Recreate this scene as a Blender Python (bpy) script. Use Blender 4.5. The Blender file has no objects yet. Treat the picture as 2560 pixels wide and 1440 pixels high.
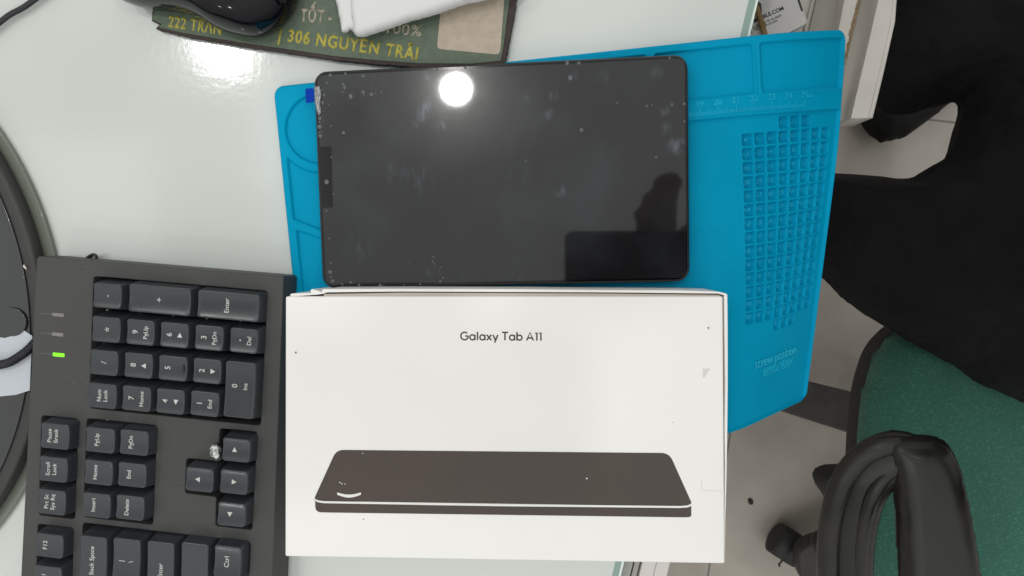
import bpy, bmesh, math, random
import numpy as np
from mathutils import Vector, Matrix, Quaternion, noise as mnoise
random.seed(7)
C = bpy.context.scene.collection
sc = bpy.context.scene

# ------------------------------------------------------------------ camera
F, CH = 1800.0, 0.423                      # focal length in photo pixels, height over the desk
vn = Vector((1440 - 1280, 720 - 597, -F)).normalized()
CQ = vn.rotation_difference(Vector((0, 0, -1)))
cam_d = bpy.data.cameras.new('camera'); cam = bpy.data.objects.new('camera', cam_d); C.objects.link(cam)
cam.location = (0, 0, CH); cam.rotation_mode = 'QUATERNION'; cam.rotation_quaternion = CQ
cam_d.sensor_width = 36; cam_d.lens = 36 * F / 2560; cam_d.clip_start = 0.005; cam_d.clip_end = 60
cam_d.dof.use_dof = False; cam_d.dof.focus_distance = 0.41; cam_d.dof.aperture_fstop = 4.5
sc.camera = cam
CR = CQ.to_matrix()
CP = Vector((0, 0, CH))

def ray(px, py): return CR @ Vector((px - 1280, 720 - py, -F))
def un(px, py, z):
    d = ray(px, py); return CP + d * ((z - CH) / d.z)
def unp(px, py, M):                        # local xy on the plane of a matrix
    d = ray(px, py); n = M.to_3x3() @ Vector((0, 0, 1)); o = M.translation
    return M.inverted() @ (CP + d * ((o - CP).dot(n) / d.dot(n)))

# ------------------------------------------------------------------ world and lamps
world = bpy.data.worlds.new('World'); sc.world = world; world.use_nodes = True
wn = world.node_tree; wn.nodes.clear()
def N(t, k, **kw):
    n = t.nodes.new(k)
    for a, b in kw.items(): setattr(n, a, b)
    return n
out = N(wn, 'ShaderNodeOutputWorld'); bg = N(wn, 'ShaderNodeBackground'); wn.links.new(bg.outputs[0], out.inputs[0])
tc = N(wn, 'ShaderNodeTexCoord'); sep = N(wn, 'ShaderNodeSeparateXYZ'); wn.links.new(tc.outputs['Generated'], sep.inputs[0])
ramp = N(wn, 'ShaderNodeMapRange'); ramp.inputs[1].default_value = -0.1; ramp.inputs[2].default_value = 0.75
ramp.inputs[3].default_value = 0.36; ramp.inputs[4].default_value = 0.84
wn.links.new(sep.outputs[2], ramp.inputs[0])
zz = N(wn, 'ShaderNodeMath', operation='MAXIMUM'); zz.inputs[1].default_value = 0.15; wn.links.new(sep.outputs[2], zz.inputs[0])
dv = N(wn, 'ShaderNodeVectorMath', operation='DIVIDE'); wn.links.new(tc.outputs['Generated'], dv.inputs[0])
cmb = N(wn, 'ShaderNodeCombineXYZ')
for i in range(3): wn.links.new(zz.outputs[0], cmb.inputs[i])
wn.links.new(cmb.outputs[0], dv.inputs[1])
mp = N(wn, 'ShaderNodeMapping'); mp.inputs['Rotation'].default_value = (0, 0, 0.35); mp.inputs['Scale'].default_value = (1.6, 1.6, 0)
wn.links.new(dv.outputs[0], mp.inputs[0])
bk = N(wn, 'ShaderNodeTexBrick'); bk.inputs['Color1'].default_value = (1, 1, 1, 1); bk.inputs['Color2'].default_value = (.93, .94, .93, 1)
bk.inputs['Mortar'].default_value = (.95, .95, .95, 1); bk.inputs['Scale'].default_value = 1.3; bk.inputs['Mortar Size'].default_value = .012
bk.inputs['Brick Width'].default_value = 1.0; bk.inputs['Row Height'].default_value = 1.0; bk.offset = 0
wn.links.new(mp.outputs[0], bk.inputs[0])
mu = N(wn, 'ShaderNodeMix', data_type='RGBA', blend_type='MULTIPLY'); mu.inputs[0].default_value = 1
wn.links.new(bk.outputs[0], mu.inputs[6]); mu.inputs[7].default_value = (0.985, 1.0, 0.975, 1)
wcol = mu.outputs[2]
sp2 = N(wn, 'ShaderNodeSeparateXYZ'); wn.links.new(dv.outputs[0], sp2.inputs[0])
def band(sock, lo, hi, soft):
    a = N(wn, 'ShaderNodeMapRange', interpolation_type='SMOOTHSTEP'); a.inputs[1].default_value = lo - soft; a.inputs[2].default_value = lo + soft; wn.links.new(sock, a.inputs[0])
    c = N(wn, 'ShaderNodeMapRange', interpolation_type='SMOOTHSTEP'); c.inputs[1].default_value = hi - soft; c.inputs[2].default_value = hi + soft; c.inputs[3].default_value = 1; c.inputs[4].default_value = 0; wn.links.new(sock, c.inputs[0])
    m = N(wn, 'ShaderNodeMath', operation='MULTIPLY'); wn.links.new(a.outputs[0], m.inputs[0]); wn.links.new(c.outputs[0], m.inputs[1]); return m.outputs[0]
for x0, x1, y0, y1, soft, dark in ((-.605, -.455, -.03, .215, .008, .30), (-.60, -.40, -.30, .07, .012, .35), (-.78, -.61, .15, .30, .01, .45), (-1.6, -.62, .16, .5, .02, .5), (-.50, -.36, .02, .2, .01, 1.5)):
    m = N(wn, 'ShaderNodeMath', operation='MULTIPLY'); wn.links.new(band(sp2.outputs[0], x0, x1, soft), m.inputs[0]); wn.links.new(band(sp2.outputs[1], y0, y1, soft), m.inputs[1])
    k = N(wn, 'ShaderNodeMix', data_type='RGBA', blend_type='MULTIPLY'); wn.links.new(m.outputs[0], k.inputs[0]); wn.links.new(wcol, k.inputs[6]); k.inputs[7].default_value = (dark, dark, dark, 1); k.clamp_result = False; wcol = k.outputs[2]
wn.links.new(wcol, bg.inputs[0]); wn.links.new(ramp.outputs[0], bg.inputs[1])

def lamp(loc, size, watts, col=(1, .985, .955)):
    l = bpy.data.lights.new('ceiling_or_added_lamp', 'AREA'); l.shape = 'DISK'; l.size = size; l.energy = watts; l.color = col
    o = bpy.data.objects.new('ceiling_or_added_lamp', l); C.objects.link(o); o.location = loc
    return o
def mirror(px, py, z, zl):                 # where the ceiling point reflected at this pixel hangs
    p = un(px, py, z); d = ray(px, py); r = Vector((d.x, d.y, -d.z)); return p + r * ((zl - z) / r.z)
LZ = 1.9
L1 = mirror(1141, 223, .0125, LZ); L2 = mirror(560, 116, 0, LZ)
for p, s, w in ((L1, .094, 3.4), (L2, .11, 3.2), (Vector((L1.x + 1.1, L1.y - .25, LZ)), .12, 3.6), (Vector((L1.x - .1, L1.y - 2.1, LZ)), .12, 3.0),
                (Vector((L2.x - .5, L2.y - 2.9, LZ)), .12, 3.6)):  # lamps after the first two are unseen extras added to spread the light
    lamp(p, s, w)
sc.view_settings.view_transform = 'Standard'; sc.view_settings.look = 'None'
sc.view_settings.exposure = .2; sc.view_settings.gamma = 1; sc.view_settings.use_curve_mapping = False
sc.cycles.use_denoising = True
sc.cycles.max_bounces = 8; sc.cycles.sample_clamp_indirect = 4

# ------------------------------------------------------------------ helpers
def s2l(c):
    return tuple((x / 12.92 if x <= .04045 else ((x + .055) / 1.055) ** 2.4) for x in (v / 255 for v in c))
def material(name, col, rough=.5, var=0.0, vscale=40, bump=0.0, bscale=400, spec=.5, metal=0, coat=0, coat_rough=.03, rvar=0, var2=None, sheen=0):
    m = bpy.data.materials.new(name); m.use_nodes = True; t = m.node_tree; b = t.nodes['Principled BSDF']
    b.inputs['Base Color'].default_value = (*col, 1); b.inputs['Roughness'].default_value = rough
    b.inputs['Specular IOR Level'].default_value = spec; b.inputs['Metallic'].default_value = metal
    b.inputs['Coat Weight'].default_value = coat; b.inputs['Coat Roughness'].default_value = coat_rough
    if sheen: b.inputs['Sheen Weight'].default_value = sheen
    co = N(t, 'ShaderNodeTexCoord')
    if var or rvar:
        n1 = N(t, 'ShaderNodeTexNoise'); n1.inputs['Scale'].default_value = vscale; n1.inputs['Detail'].default_value = 6
        t.links.new(co.outputs['Object'], n1.inputs[0])
        if var:
            mr = N(t, 'ShaderNodeMapRange'); mr.inputs[1].default_value = .3; mr.inputs[2].default_value = .7
            mx = N(t, 'ShaderNodeMix', data_type='RGBA')
            c2 = var2 if var2 else tuple(v * (1 - var) for v in col)
            mx.inputs[6].default_value = (*col, 1); mx.inputs[7].default_value = (*c2, 1)
            t.links.new(n1.outputs[0], mr.inputs[0]); t.links.new(mr.outputs[0], mx.inputs[0]); t.links.new(mx.outputs[2], b.inputs['Base Color'])
        if rvar:
            m2 = N(t, 'ShaderNodeMapRange'); m2.inputs[1].default_value = .3; m2.inputs[2].default_value = .7
            m2.inputs[3].default_value = max(.02, rough - rvar); m2.inputs[4].default_value = rough + rvar
            t.links.new(n1.outputs[0], m2.inputs[0]); t.links.new(m2.outputs[0], b.inputs['Roughness'])
    if bump:
        n2 = N(t, 'ShaderNodeTexNoise'); n2.inputs['Scale'].default_value = bscale; n2.inputs['Detail'].default_value = 3
        bp = N(t, 'ShaderNodeBump'); bp.inputs['Strength'].default_value = bump; bp.inputs['Distance'].default_value = .0004
        t.links.new(co.outputs['Object'], n2.inputs[0]); t.links.new(n2.outputs[0], bp.inputs['Height']); t.links.new(bp.outputs[0], b.inputs['Normal'])
        if coat: t.links.new(bp.outputs[0], b.inputs['Coat Normal'])
    return m

def link(name, me, mat=None, parent=None, M=None, smooth=False, **props):
    me.name = name
    o = bpy.data.objects.new(name, me); C.objects.link(o)
    if mat is not None:
        me.materials.clear()
        for x in (mat if isinstance(mat, (list, tuple)) else [mat]): me.materials.append(x)
    if M is not None: o.matrix_world = M
    if parent is not None: o.parent = parent
    if smooth: me.polygons.foreach_set('use_smooth', [True] * len(me.polygons))
    for k, v in props.items(): o[k] = v
    return o
def thing(name, label, cat, M=None, group=None):
    o = bpy.data.objects.new(name, None); C.objects.link(o); o.empty_display_size = .01
    if M is not None: o.matrix_world = M
    o['label'] = label; o['category'] = cat
    if group: o['group'] = group
    return o
def tag(o, label, cat, group=None):
    o['label'] = label; o['category'] = cat
    if group: o['group'] = group
    return o
def rrect(x0, y0, x1, y1, r, n=6):
    pts = []
    for cx, cy, a in ((x1 - r, y1 - r, 0), (x0 + r, y1 - r, 90), (x0 + r, y0 + r, 180), (x1 - r, y0 + r, 270)):
        for i in range(n + 1):
            t = math.radians(a + 90 * i / n); pts.append((cx + r * math.cos(t), cy + r * math.sin(t)))
    return pts
def roundpoly(pts, r, n=5):
    res = []; k = len(pts)
    for i in range(k):
        p0, p, p1 = Vector(pts[i - 1][:2]), Vector(pts[i][:2]), Vector(pts[(i + 1) % k][:2])
        rr = r[i] if isinstance(r, (list, tuple)) else r
        a = min(rr, (p0 - p).length * .45, (p1 - p).length * .45)
        A = p + (p0 - p).normalized() * a; B = p + (p1 - p).normalized() * a
        for j in range(n + 1):
            t = j / n; q = A * (1 - t) ** 2 + p * 2 * t * (1 - t) + B * t * t; res.append((q.x, q.y))
    return res
def eval_mesh(o):
    dg = bpy.context.evaluated_depsgraph_get(); dg.update()
    me = bpy.data.meshes.new_from_object(o.evaluated_get(dg)); return me
def prism(loops, z0, z1, bev=0.0, res=2):
    cu = bpy.data.curves.new('c', 'CURVE'); cu.dimensions = '2D'; cu.fill_mode = 'BOTH'
    for lp in loops:
        s = cu.splines.new('POLY'); s.points.add(len(lp) - 1)
        for i, p in enumerate(lp): s.points[i].co = (p[0] * 1000, p[1] * 1000, 0, 1)
        s.use_cyclic_u = True
    cu.extrude = ((z1 - z0) / 2 - bev) * 1000; cu.bevel_depth = bev * 1000; cu.offset = -bev * 1000; cu.bevel_resolution = res
    o = bpy.data.objects.new('c', cu); C.objects.link(o)
    me = eval_mesh(o); bpy.data.objects.remove(o)
    me.transform(Matrix.Translation((0, 0, (z0 + z1) / 2)) @ Matrix.Scale(.001, 4))
    bm = bmesh.new(); bm.from_mesh(me); bmesh.ops.remove_doubles(bm, verts=bm.verts, dist=1e-6); bmesh.ops.recalc_face_normals(bm, faces=bm.faces); bm.to_mesh(me); bm.free()
    return me
def textmesh(s, size, bold=0.0, ext=.00012, align='CENTER', width=None, shear=0, space=1.0):
    cu = bpy.data.curves.new('t', 'FONT'); cu.body = s; cu.size = 1.0; cu.align_x = align; cu.align_y = 'CENTER' if align == 'CENTER' else 'BOTTOM_BASELINE'
    cu.offset = bold; cu.shear = shear; cu.resolution_u = 4; cu.space_character = space
    o = bpy.data.objects.new('t', cu); C.objects.link(o); me = eval_mesh(o); bpy.data.objects.remove(o)
    bm = bmesh.new(); bm.from_mesh(me); bmesh.ops.remove_doubles(bm, verts=bm.verts, dist=1e-4)
    if bm.verts:
        xs = [v.co.x for v in bm.verts]; w = max(xs) - min(xs)
        kx = size if width is None else width / w
        for v in bm.verts: v.co = Vector((v.co.x * kx, v.co.y * size, 0))
        g = bmesh.ops.extrude_face_region(bm, geom=bm.faces[:])
        for v in [e for e in g['geom'] if isinstance(e, bmesh.types.BMVert)]: v.co.z += ext
        bmesh.ops.recalc_face_normals(bm, faces=bm.faces)
    bm.to_mesh(me); bm.free(); return me
def join(meshes):
    bm = bmesh.new()
    for m in meshes: bm.from_mesh(m); bpy.data.meshes.remove(m)
    me = bpy.data.meshes.new('j'); bm.to_mesh(me); bm.free(); return me
def tube(pts, radii, n=10, sx=1.0, cap=True, up=None, smooth=3):
    P = [Vector(p) for p in pts]; R = list(radii) if isinstance(radii, (list, tuple)) else [radii] * len(P)
    if smooth:
        Q, RR = [], []
        for i in range(len(P) - 1):
            p0, p1, p2, p3 = P[max(i - 1, 0)], P[i], P[i + 1], P[min(i + 2, len(P) - 1)]
            for k in range(smooth):
                t = k / smooth
                Q.append(.5 * ((2 * p1) + (p2 - p0) * t + (2 * p0 - 5 * p1 + 4 * p2 - p3) * t * t + (3 * p1 - p0 - 3 * p2 + p3) * t ** 3)); RR.append(R[i] * (1 - t) + R[i + 1] * t)
        Q.append(P[-1]); RR.append(R[-1]); P, R = Q, RR
    bm = bmesh.new(); rings = []
    nrm = Vector(up) if up else None
    for i, p in enumerate(P):
        d = (P[min(i + 1, len(P) - 1)] - P[max(i - 1, 0)]).normalized()
        if nrm is None: nrm = d.orthogonal()
        nrm = (nrm - d * nrm.dot(d)).normalized(); b = d.cross(nrm)
        rings.append([bm.verts.new(p + (nrm * math.cos(a) * sx + b * math.sin(a)) * R[i]) for a in [2 * math.pi * k / n for k in range(n)]])
    for a, b in zip(rings, rings[1:]):
        for k in range(n): bm.faces.new((a[k], a[(k + 1) % n], b[(k + 1) % n], b[k]))
    if cap:
        bm.faces.new(rings[0][::-1]); bm.faces.new(rings[-1])
    me = bpy.data.meshes.new('tube'); bm.to_mesh(me); bm.free()
    me.polygons.foreach_set('use_smooth', [True] * len(me.polygons)); return me
def seg_dist(p, poly):
    best = 1e9; bp = None
    for i in range(len(poly)):
        a, b = poly[i - 1], poly[i]; ab = b - a; t = max(0, min(1, (p - a).dot(ab) / max(ab.dot(ab), 1e-12))); q = a + ab * t
        d = (p - q).length
        if d < best: best, bp = d, q
    return best, bp
def inside(p, poly):
    c = False
    for i in range(len(poly)):
        a, b = poly[i - 1], poly[i]
        if (a.y > p.y) != (b.y > p.y) and p.x < (b.x - a.x) * (p.y - a.y) / (b.y - a.y) + a.x: c = not c
    return c
def inflate(poly, cell, half, soft, zf=None, bottom=1.0, nz=0.0, nsc=20):
    """solid of a closed outline: rounded over a rim of width soft, half thickness half(x,y)"""
    poly = [Vector(p[:2]) for p in poly]
    x0, x1 = min(p.x for p in poly), max(p.x for p in poly); y0, y1 = min(p.y for p in poly), max(p.y for p in poly)
    nx, ny = int((x1 - x0) / cell) + 2, int((y1 - y0) / cell) + 2
    cells = {(i, j) for i in range(nx) for j in range(ny) if inside(Vector((x0 + (i + .5) * cell, y0 + (j + .5) * cell)), poly)}
    vs = {}
    for i, j in cells:
        for a in (0, 1):
            for b in (0, 1): vs.setdefault((i + a, j + b), None)
    bm = bmesh.new(); top, bot = {}, {}
    for k in vs:
        p = Vector((x0 + k[0] * cell, y0 + k[1] * cell))
        edge = any((k[0] - a, k[1] - b) not in cells for a in (0, 1) for b in (0, 1))
        d, q = seg_dist(p, poly)
        if edge: p = q; d = 0
        h = half * math.sqrt(max(0, 1 - (1 - min(d / soft, 1)) ** 2))
        z = zf(p.x, p.y) if zf else 0
        w = mnoise.noise(Vector((p.x * nsc, p.y * nsc, 3))) * nz * (0 if edge else 1)
        top[k] = bm.verts.new((p.x, p.y, z + h + w)); bot[k] = top[k] if edge else bm.verts.new((p.x, p.y, z - h * bottom))
    for i, j in cells:
        q = [(i, j), (i + 1, j), (i + 1, j + 1), (i, j + 1)]
        for D, s in ((top, 1), (bot, -1)):
            f = [D[k] for k in q][::s]
            if len({id(v) for v in f}) == 4:
                try: bm.faces.new(f)
                except ValueError: pass
    bmesh.ops.smooth_vert(bm, verts=bm.verts, factor=.3, use_axis_x=True, use_axis_y=True, use_axis_z=True)
    me = bpy.data.meshes.new('inf'); bm.to_mesh(me); bm.free()
    me.polygons.foreach_set('use_smooth', [True] * len(me.polygons)); return me
def sheet(pts, z):                          # thin print: one polygon
    bm = bmesh.new(); bm.faces.new([bm.verts.new((p[0], p[1], z)) for p in pts]); bmesh.ops.recalc_face_normals(bm, faces=bm.faces)
    for f in bm.faces:
        if f.normal.z < 0: f.normal_flip()
    me = bpy.data.meshes.new('sheet'); bm.to_mesh(me); bm.free(); return me
def W2(pts, z): return [(un(x, y, z).x, un(x, y, z).y) for x, y in pts]
def TM(x, y, z, a=0): return Matrix.Translation((x, y, z)) @ Matrix.Rotation(a, 4, 'Z')
I4 = Matrix.Identity(4)

# ------------------------------------------------------------------ floor
FZ = -.75
g0 = un(1797, 1265, FZ); gd = (un(1770, 1440, FZ) - un(1825, 1090, FZ)).normalized()
ga = math.atan2(gd.y, gd.x)
g1 = un(2330, 300, FZ)
fm = material('floor_tile', (.44, .395, .345), .4, var=.28, vscale=7, bump=.06, bscale=120, rvar=.1)
t = fm.node_tree; b = t.nodes['Principled BSDF']
co = N(t, 'ShaderNodeTexCoord'); sx = N(t, 'ShaderNodeSeparateXYZ'); t.links.new(co.outputs['Object'], sx.inputs[0])
def grout(axis, off):
    a = N(t, 'ShaderNodeMath', operation='ADD'); a.inputs[1].default_value = off; t.links.new(sx.outputs[axis], a.inputs[0])
    p = N(t, 'ShaderNodeMath', operation='PINGPONG'); p.inputs[1].default_value = .3 if axis else .6; t.links.new(a.outputs[0], p.inputs[0])
    l = N(t, 'ShaderNodeMath', operation='LESS_THAN'); l.inputs[1].default_value = .0016; t.links.new(p.outputs[0], l.inputs[0]); return l
gl = Matrix.Rotation(-ga, 2) @ Vector((g1.x - g0.x, g1.y - g0.y))
ga1, ga2 = grout(0, -gl.x), grout(1, 0)
mxm = N(t, 'ShaderNodeMath', operation='MAXIMUM'); t.links.new(ga1.outputs[0], mxm.inputs[0]); t.links.new(ga2.outputs[0], mxm.inputs[1])
mxc = N(t, 'ShaderNodeMix', data_type='RGBA'); mxc.inputs[7].default_value = (.16, .145, .13, 1)
old = b.inputs['Base Color'].links[0].from_socket; t.links.new(old, mxc.inputs[6]); t.links.new(mxm.outputs[0], mxc.inputs[0]); t.links.new(mxc.outputs[2], b.inputs['Base Color'])
link('floor', sheet([(-4, -4), (4, -4), (4, 4), (-4, 4)], 0), fm, M=TM(g0.x, g0.y, FZ, ga), kind='structure')

# ------------------------------------------------------------------ desk
E0 = un(1876, 85, 0); E1 = un(1560, 1408, 0); ed = (E1 - E0).normalized(); en = Vector((-ed.y, ed.x, 0))
if en.x < 0: en = -en
Em = (E0 + E1) / 2
def edge_pt(a, o): p = Em + ed * a + en * o; return (p.x, p.y)     # a along the edge (towards the photo's bottom), o outwards
desk = thing('desk', 'white glass topped desk under the keyboard, tablet and box', 'desk')
m_white = material('desk_white_gloss', (.60, .63, .60), .35, var=.05, vscale=3, coat=1, coat_rough=.10, bump=.10, bscale=220)
m_white.node_tree.nodes['Principled BSDF'].inputs['Coat IOR'].default_value = 1.75; m_white.node_tree.nodes['Principled BSDF'].inputs['Specular IOR Level'].default_value = .2
link('glass_top', prism([[edge_pt(-.9, -.0052), edge_pt(-.9, -1.1), edge_pt(.75, -1.1), edge_pt(.75, -.0052)]], -.008, 0), m_white, desk)
m_ge = material('glass_edge_green', (.22, .33, .29), .12, coat=1)
link('glass_edge', prism([[edge_pt(-.9, -.0052), edge_pt(.75, -.0052), edge_pt(.75, -.0014), edge_pt(-.9, -.0014)]], -.008, -.0002), m_ge, desk)
link('glass_arris', prism([[edge_pt(-.9, -.0014), edge_pt(.75, -.0014), edge_pt(.75, 0), edge_pt(-.9, 0)]], -.008, -.0006), material('glass_arris_highlight', (.72, .8, .75), .15, coat=1), desk)  # bright line on the bevel: its highlight is put into the colour
m_frame = material('frame_white', (.66, .62, .6), .45, var=.06, vscale=20)
m_grey = material('frame_grey', (.36, .35, .33), .5, var=.15, vscale=30)
m_dark = material('frame_dark', (.03, .025, .02), .6)
a0, a1 = .12, .75
link('grey_rail', prism([[edge_pt(a0, -.03), edge_pt(a1, -.03), edge_pt(a1, .0068), edge_pt(a0, .0068)]], -.03, -.0095), m_grey, desk)
link('channel', prism([[edge_pt(a0, .0068), edge_pt(a1, .0068), edge_pt(a1, .0122), edge_pt(a0, .0122)]], -.03, -.019), m_dark, desk)
link('channel_strip', prism([[edge_pt(a0, .0082), edge_pt(a1, .0082), edge_pt(a1, .0112), edge_pt(a0, .0112)]], -.0188, -.012), m_grey, desk)
link('edge_board', prism([[edge_pt(a0, .0122), edge_pt(a1, .0122), edge_pt(a1, .0205), edge_pt(a0, .0205)]], -.05, -.0095, .0005), m_frame, desk)
link('edge_board', prism([[edge_pt(a0, .0207), edge_pt(a1, .0207), edge_pt(a1, .0287), edge_pt(a0, .0287)]], -.05, -.0105, .0005), m_frame, desk)
link('underside_board', prism([[edge_pt(-.9, -.02), edge_pt(-.9, -1.08), edge_pt(.75, -1.08), edge_pt(.75, -.035)]], -.05, -.0085), m_frame, desk)
for a, o in ((-.85, -1.0), (.7, -1.0), (.7, -.08), (-.85, -.08)):
    link('leg', prism([[(edge_pt(a - .025, o - .025)), edge_pt(a + .025, o - .025), edge_pt(a + .025, o + .025), edge_pt(a - .025, o + .025)]], FZ, -.05), m_frame, desk)

# ------------------------------------------------------------------ silicone mat
OX, OY, TH, RB, PHI, D0, DA, MW, MH, CC0, CT0, PS, PT, R0, RT = -0.17824, 0.09009, 0.07973, 0.11208, 0.74816, -0.01006, -0.07414, 0.33287, 0.2292, 0.27069, 0.05657, 0.00739, 0.00794, 0.05503, 0.04108
FE0 = un(1872, 85, 0); FE1 = un(1557, 1408, 0); fe = (FE1 - FE0).normalized(); fn = Vector((-fe.y, fe.x, 0))
if fn.x < 0: fn = -fn
fn = Matrix.Rotation(DA, 3, 'Z') @ fn; FM = (FE0 + FE1) / 2
def mat_surf(s, tt, h=0.0):
    c_, s_ = np.cos(TH), np.sin(TH)
    X = OX + s * c_ + tt * s_; Y = OY + s * s_ - tt * c_
    d = (X - FM.x) * fn.x + (Y - FM.y) * fn.y - D0
    a = np.clip(d / RB, 0, PHI); dp = np.maximum(d, 0)
    Xn = RB * np.sin(a) + (dp - RB * a) * np.cos(a); Z = -RB * (1 - np.cos(a)) - (dp - RB * a) * np.sin(a)
    X = X + fn.x * (Xn - dp) + fn.x * np.sin(a) * h; Y = Y + fn.y * (Xn - dp) + fn.y * np.sin(a) * h
    return X, Y, .0055 + Z + np.cos(a) * h
def sd_rr(s, tt, x0, y0, x1, y1, r):
    qx = np.abs(s - (x0 + x1) / 2) - (x1 - x0) / 2 + r; qy = np.abs(tt - (y0 + y1) / 2) - (y1 - y0) / 2 + r
    return np.hypot(np.maximum(qx, 0), np.maximum(qy, 0)) + np.minimum(np.maximum(qx, qy), 0) - r
def sst(x): x = np.clip(x, 0, 1); return x * x * (3 - 2 * x)
ns, nt = 840, 590
gs, gt = np.meshgrid(np.linspace(0, MW, ns), np.linspace(0, MH, nt), indexing='ij')
ss, tt = gs * 1000, gt * 1000            # millimetres
recess = np.full(ss.shape, 1e3)
for r in ((280, 4.6, 330.6, 31.6, 1.8), (222, 4.6, 275.4, 31.6, 1.8), (165, 4.6, 217.5, 31.6, 1.8), (56, 4.6, 160.5, 31.6, 1.8), (54, 43.6, 331, 228.2, 1.2)):
    recess = np.minimum(recess, sd_rr(ss, tt, *r))
circ = np.hypot(ss - 25, tt - 27) - 20
p2 = np.maximum(sd_rr(ss, tt, 4.4, 40, 49, 96, 2), -(np.hypot(ss - 25, tt - 27) - 25.5)); p2 = np.maximum(p2, (tt - (78.5 + (ss - 4.4) * .47)) * .9)
p3 = np.maximum(sd_rr(ss, tt, 5.6, 80, 49, 228.2, 3), ((84.8 + (ss - 4.4) * .42) - tt) * .92)
recess = np.minimum(np.minimum(recess, circ), np.minimum(p2, p3))
hgt = -1.7 * sst(.5 - recess / .8)
hgt += .3 * sst(1 - np.abs(recess - 1.0) / .9)
cells = [(3 + i, -1) for i in range(3)] + [(i, j) for j in range(14) for i in range(8)] + [(3 + i, 14) for i in range(3)]
for i, j in cells:
    cx, cy = (CC0 + i * PS) * 1000, (CT0 + j * PT) * 1000
    hgt -= 3.0 * sst(.5 - sd_rr(ss, tt, cx - 2.85, cy - 3.15, cx + 2.85, cy + 3.15, .9) / .45)
    hgt += .38 * sst(1 - np.abs(sd_rr(ss, tt, cx - 2.85, cy - 3.15, cx + 2.85, cy + 3.15, .9) - .55) / .5)
# round rim and corners
rim = -sd_rr(ss, tt, 0, 0, MW * 1000, MH * 1000, 6)
hgt -= .9 * (1 - sst(rim / 1.2 + .15))
dxc = np.maximum(np.abs(ss - MW * 500) - MW * 500 + 6, 0); dyc = np.maximum(np.abs(tt - MH * 500) - MH * 500 + 6, 0)
dd = np.hypot(dxc, dyc); k = np.where(dd > 6, 6 / np.maximum(dd, 1e-6), 1)
s_m = (ss - np.sign(ss - MW * 500) * dxc * (1 - k)) / 1000; t_m = (tt - np.sign(tt - MH * 500) * dyc * (1 - k)) / 1000
X, Y, Z = mat_surf(s_m, t_m, hgt / 1000)
Vt = np.stack([X, Y, Z], -1).reshape(-1, 3)
ids = np.arange(ns * nt).reshape(ns, nt)
quads = np.stack([ids[:-1, :-1], ids[:-1, 1:], ids[1:, 1:], ids[1:, :-1]], -1).reshape(-1, 4)
ringi = list(ids[:, 0]) + list(ids[-1, 1:]) + list(ids[-2::-1, -1]) + list(ids[0, -2:0:-1])
Xb, Yb, Zb = mat_surf(s_m, t_m, np.full(ss.shape, -.0053))
Vb = np.stack([Xb, Yb, Zb], -1).reshape(-1, 3)
base = ns * nt; nr = len(ringi)
allv = np.concatenate([Vt, Vb[ringi]])
sk = [(ringi[i], ringi[(i + 1) % nr], base + (i + 1) % nr, base + i) for i in range(nr)]
me = bpy.data.meshes.new('silicone_mat'); me.from_pydata(allv.tolist(), [], quads.tolist() + [tuple(int(v) for v in q) for q in sk]); me.update()
m_mat = material('blue_silicone', (.0, .32, .545), .5, var=.12, vscale=14, bump=.10, bscale=900, spec=.05, rvar=.06)
bm = bmesh.new(); bm.from_mesh(me); bmesh.ops.recalc_face_normals(bm, faces=bm.faces); bm.to_mesh(me); bm.free()
matobj = tag(link('silicone_mat', me, m_mat, smooth=True), 'bright blue silicone work mat sagging over the desk edge', 'work mat')
m_rel = material('blue_silicone_raised', (.01, .45, .66), .4, spec=.25)
def on_mat(me, s0, t0, h0, rot=0.0):        # wrap a flat text mesh onto the mat
    co_ = np.empty(len(me.vertices) * 3); me.vertices.foreach_get('co', co_); co_ = co_.reshape(-1, 3)
    c_, s_ = math.cos(rot), math.sin(rot)
    s = s0 + co_[:, 0] * c_ - co_[:, 1] * s_; tt_ = t0 - (co_[:, 0] * s_ + co_[:, 1] * c_)
    x, y, z = mat_surf(s, tt_, h0 + co_[:, 2]); me.vertices.foreach_set('co', np.stack([x, y, z], -1).ravel()); me.update(); return me
numerals = []
for n_, (i, j) in enumerate(cells):
    numerals.append(on_mat(textmesh(str(n_ + 1), .0044, .005, .0006, width=None), CC0 + i * PS - .0002, CT0 + j * PT, -.0048))
link('numeral_relief', join(numerals), m_rel, matobj)
words_ = [on_mat(textmesh('screw position', .0098, .004, .0008, width=.0405, shear=.1), .2955, .1894, -.0017, -.005),
          on_mat(textmesh('螺丝定位区', .0068, .0, .0008, width=.0305), .2985, .1972, -.0017, 0)]
link('caption_relief', join(words_), m_rel, matobj)
ticks = []
def bar(s0, t0, s1, t1, h0, h1):
    bm = bmesh.new(); bmesh.ops.create_cube(bm, size=1)
    for v in bm.verts: v.co = Vector(((s0 + s1) / 2 + v.co.x * (s1 - s0), -((t0 + t1) / 2 + v.co.y * (t1 - t0)), (h1 - h0) * (v.co.z + .5)))
    me = bpy.data.meshes.new('b'); bm.to_mesh(me); bm.free(); return on_mat(me, 0, 0, h0)
for k in range(170, 251):
    L = .0042 if k % 10 == 0 else (.0031 if k % 5 == 0 else .002)
    s = R0 + k * .001; ticks.append(bar(s - .00016, RT - L, s + .00016, RT, -.0001, .00015 if k < 205 else .00045))
for k in range(17, 26): ticks.append(on_mat(textmesh(str(k), .0046, .0, .0002 if k < 21 else .0005), R0 + k * .01, RT - .0066, -.0001))
ticks.append(on_mat(textmesh('cm', .0032, 0, .0004), R0 + .254, RT - .0064, -.0001))
link('ruler_relief', join(ticks), m_rel, matobj)

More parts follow.
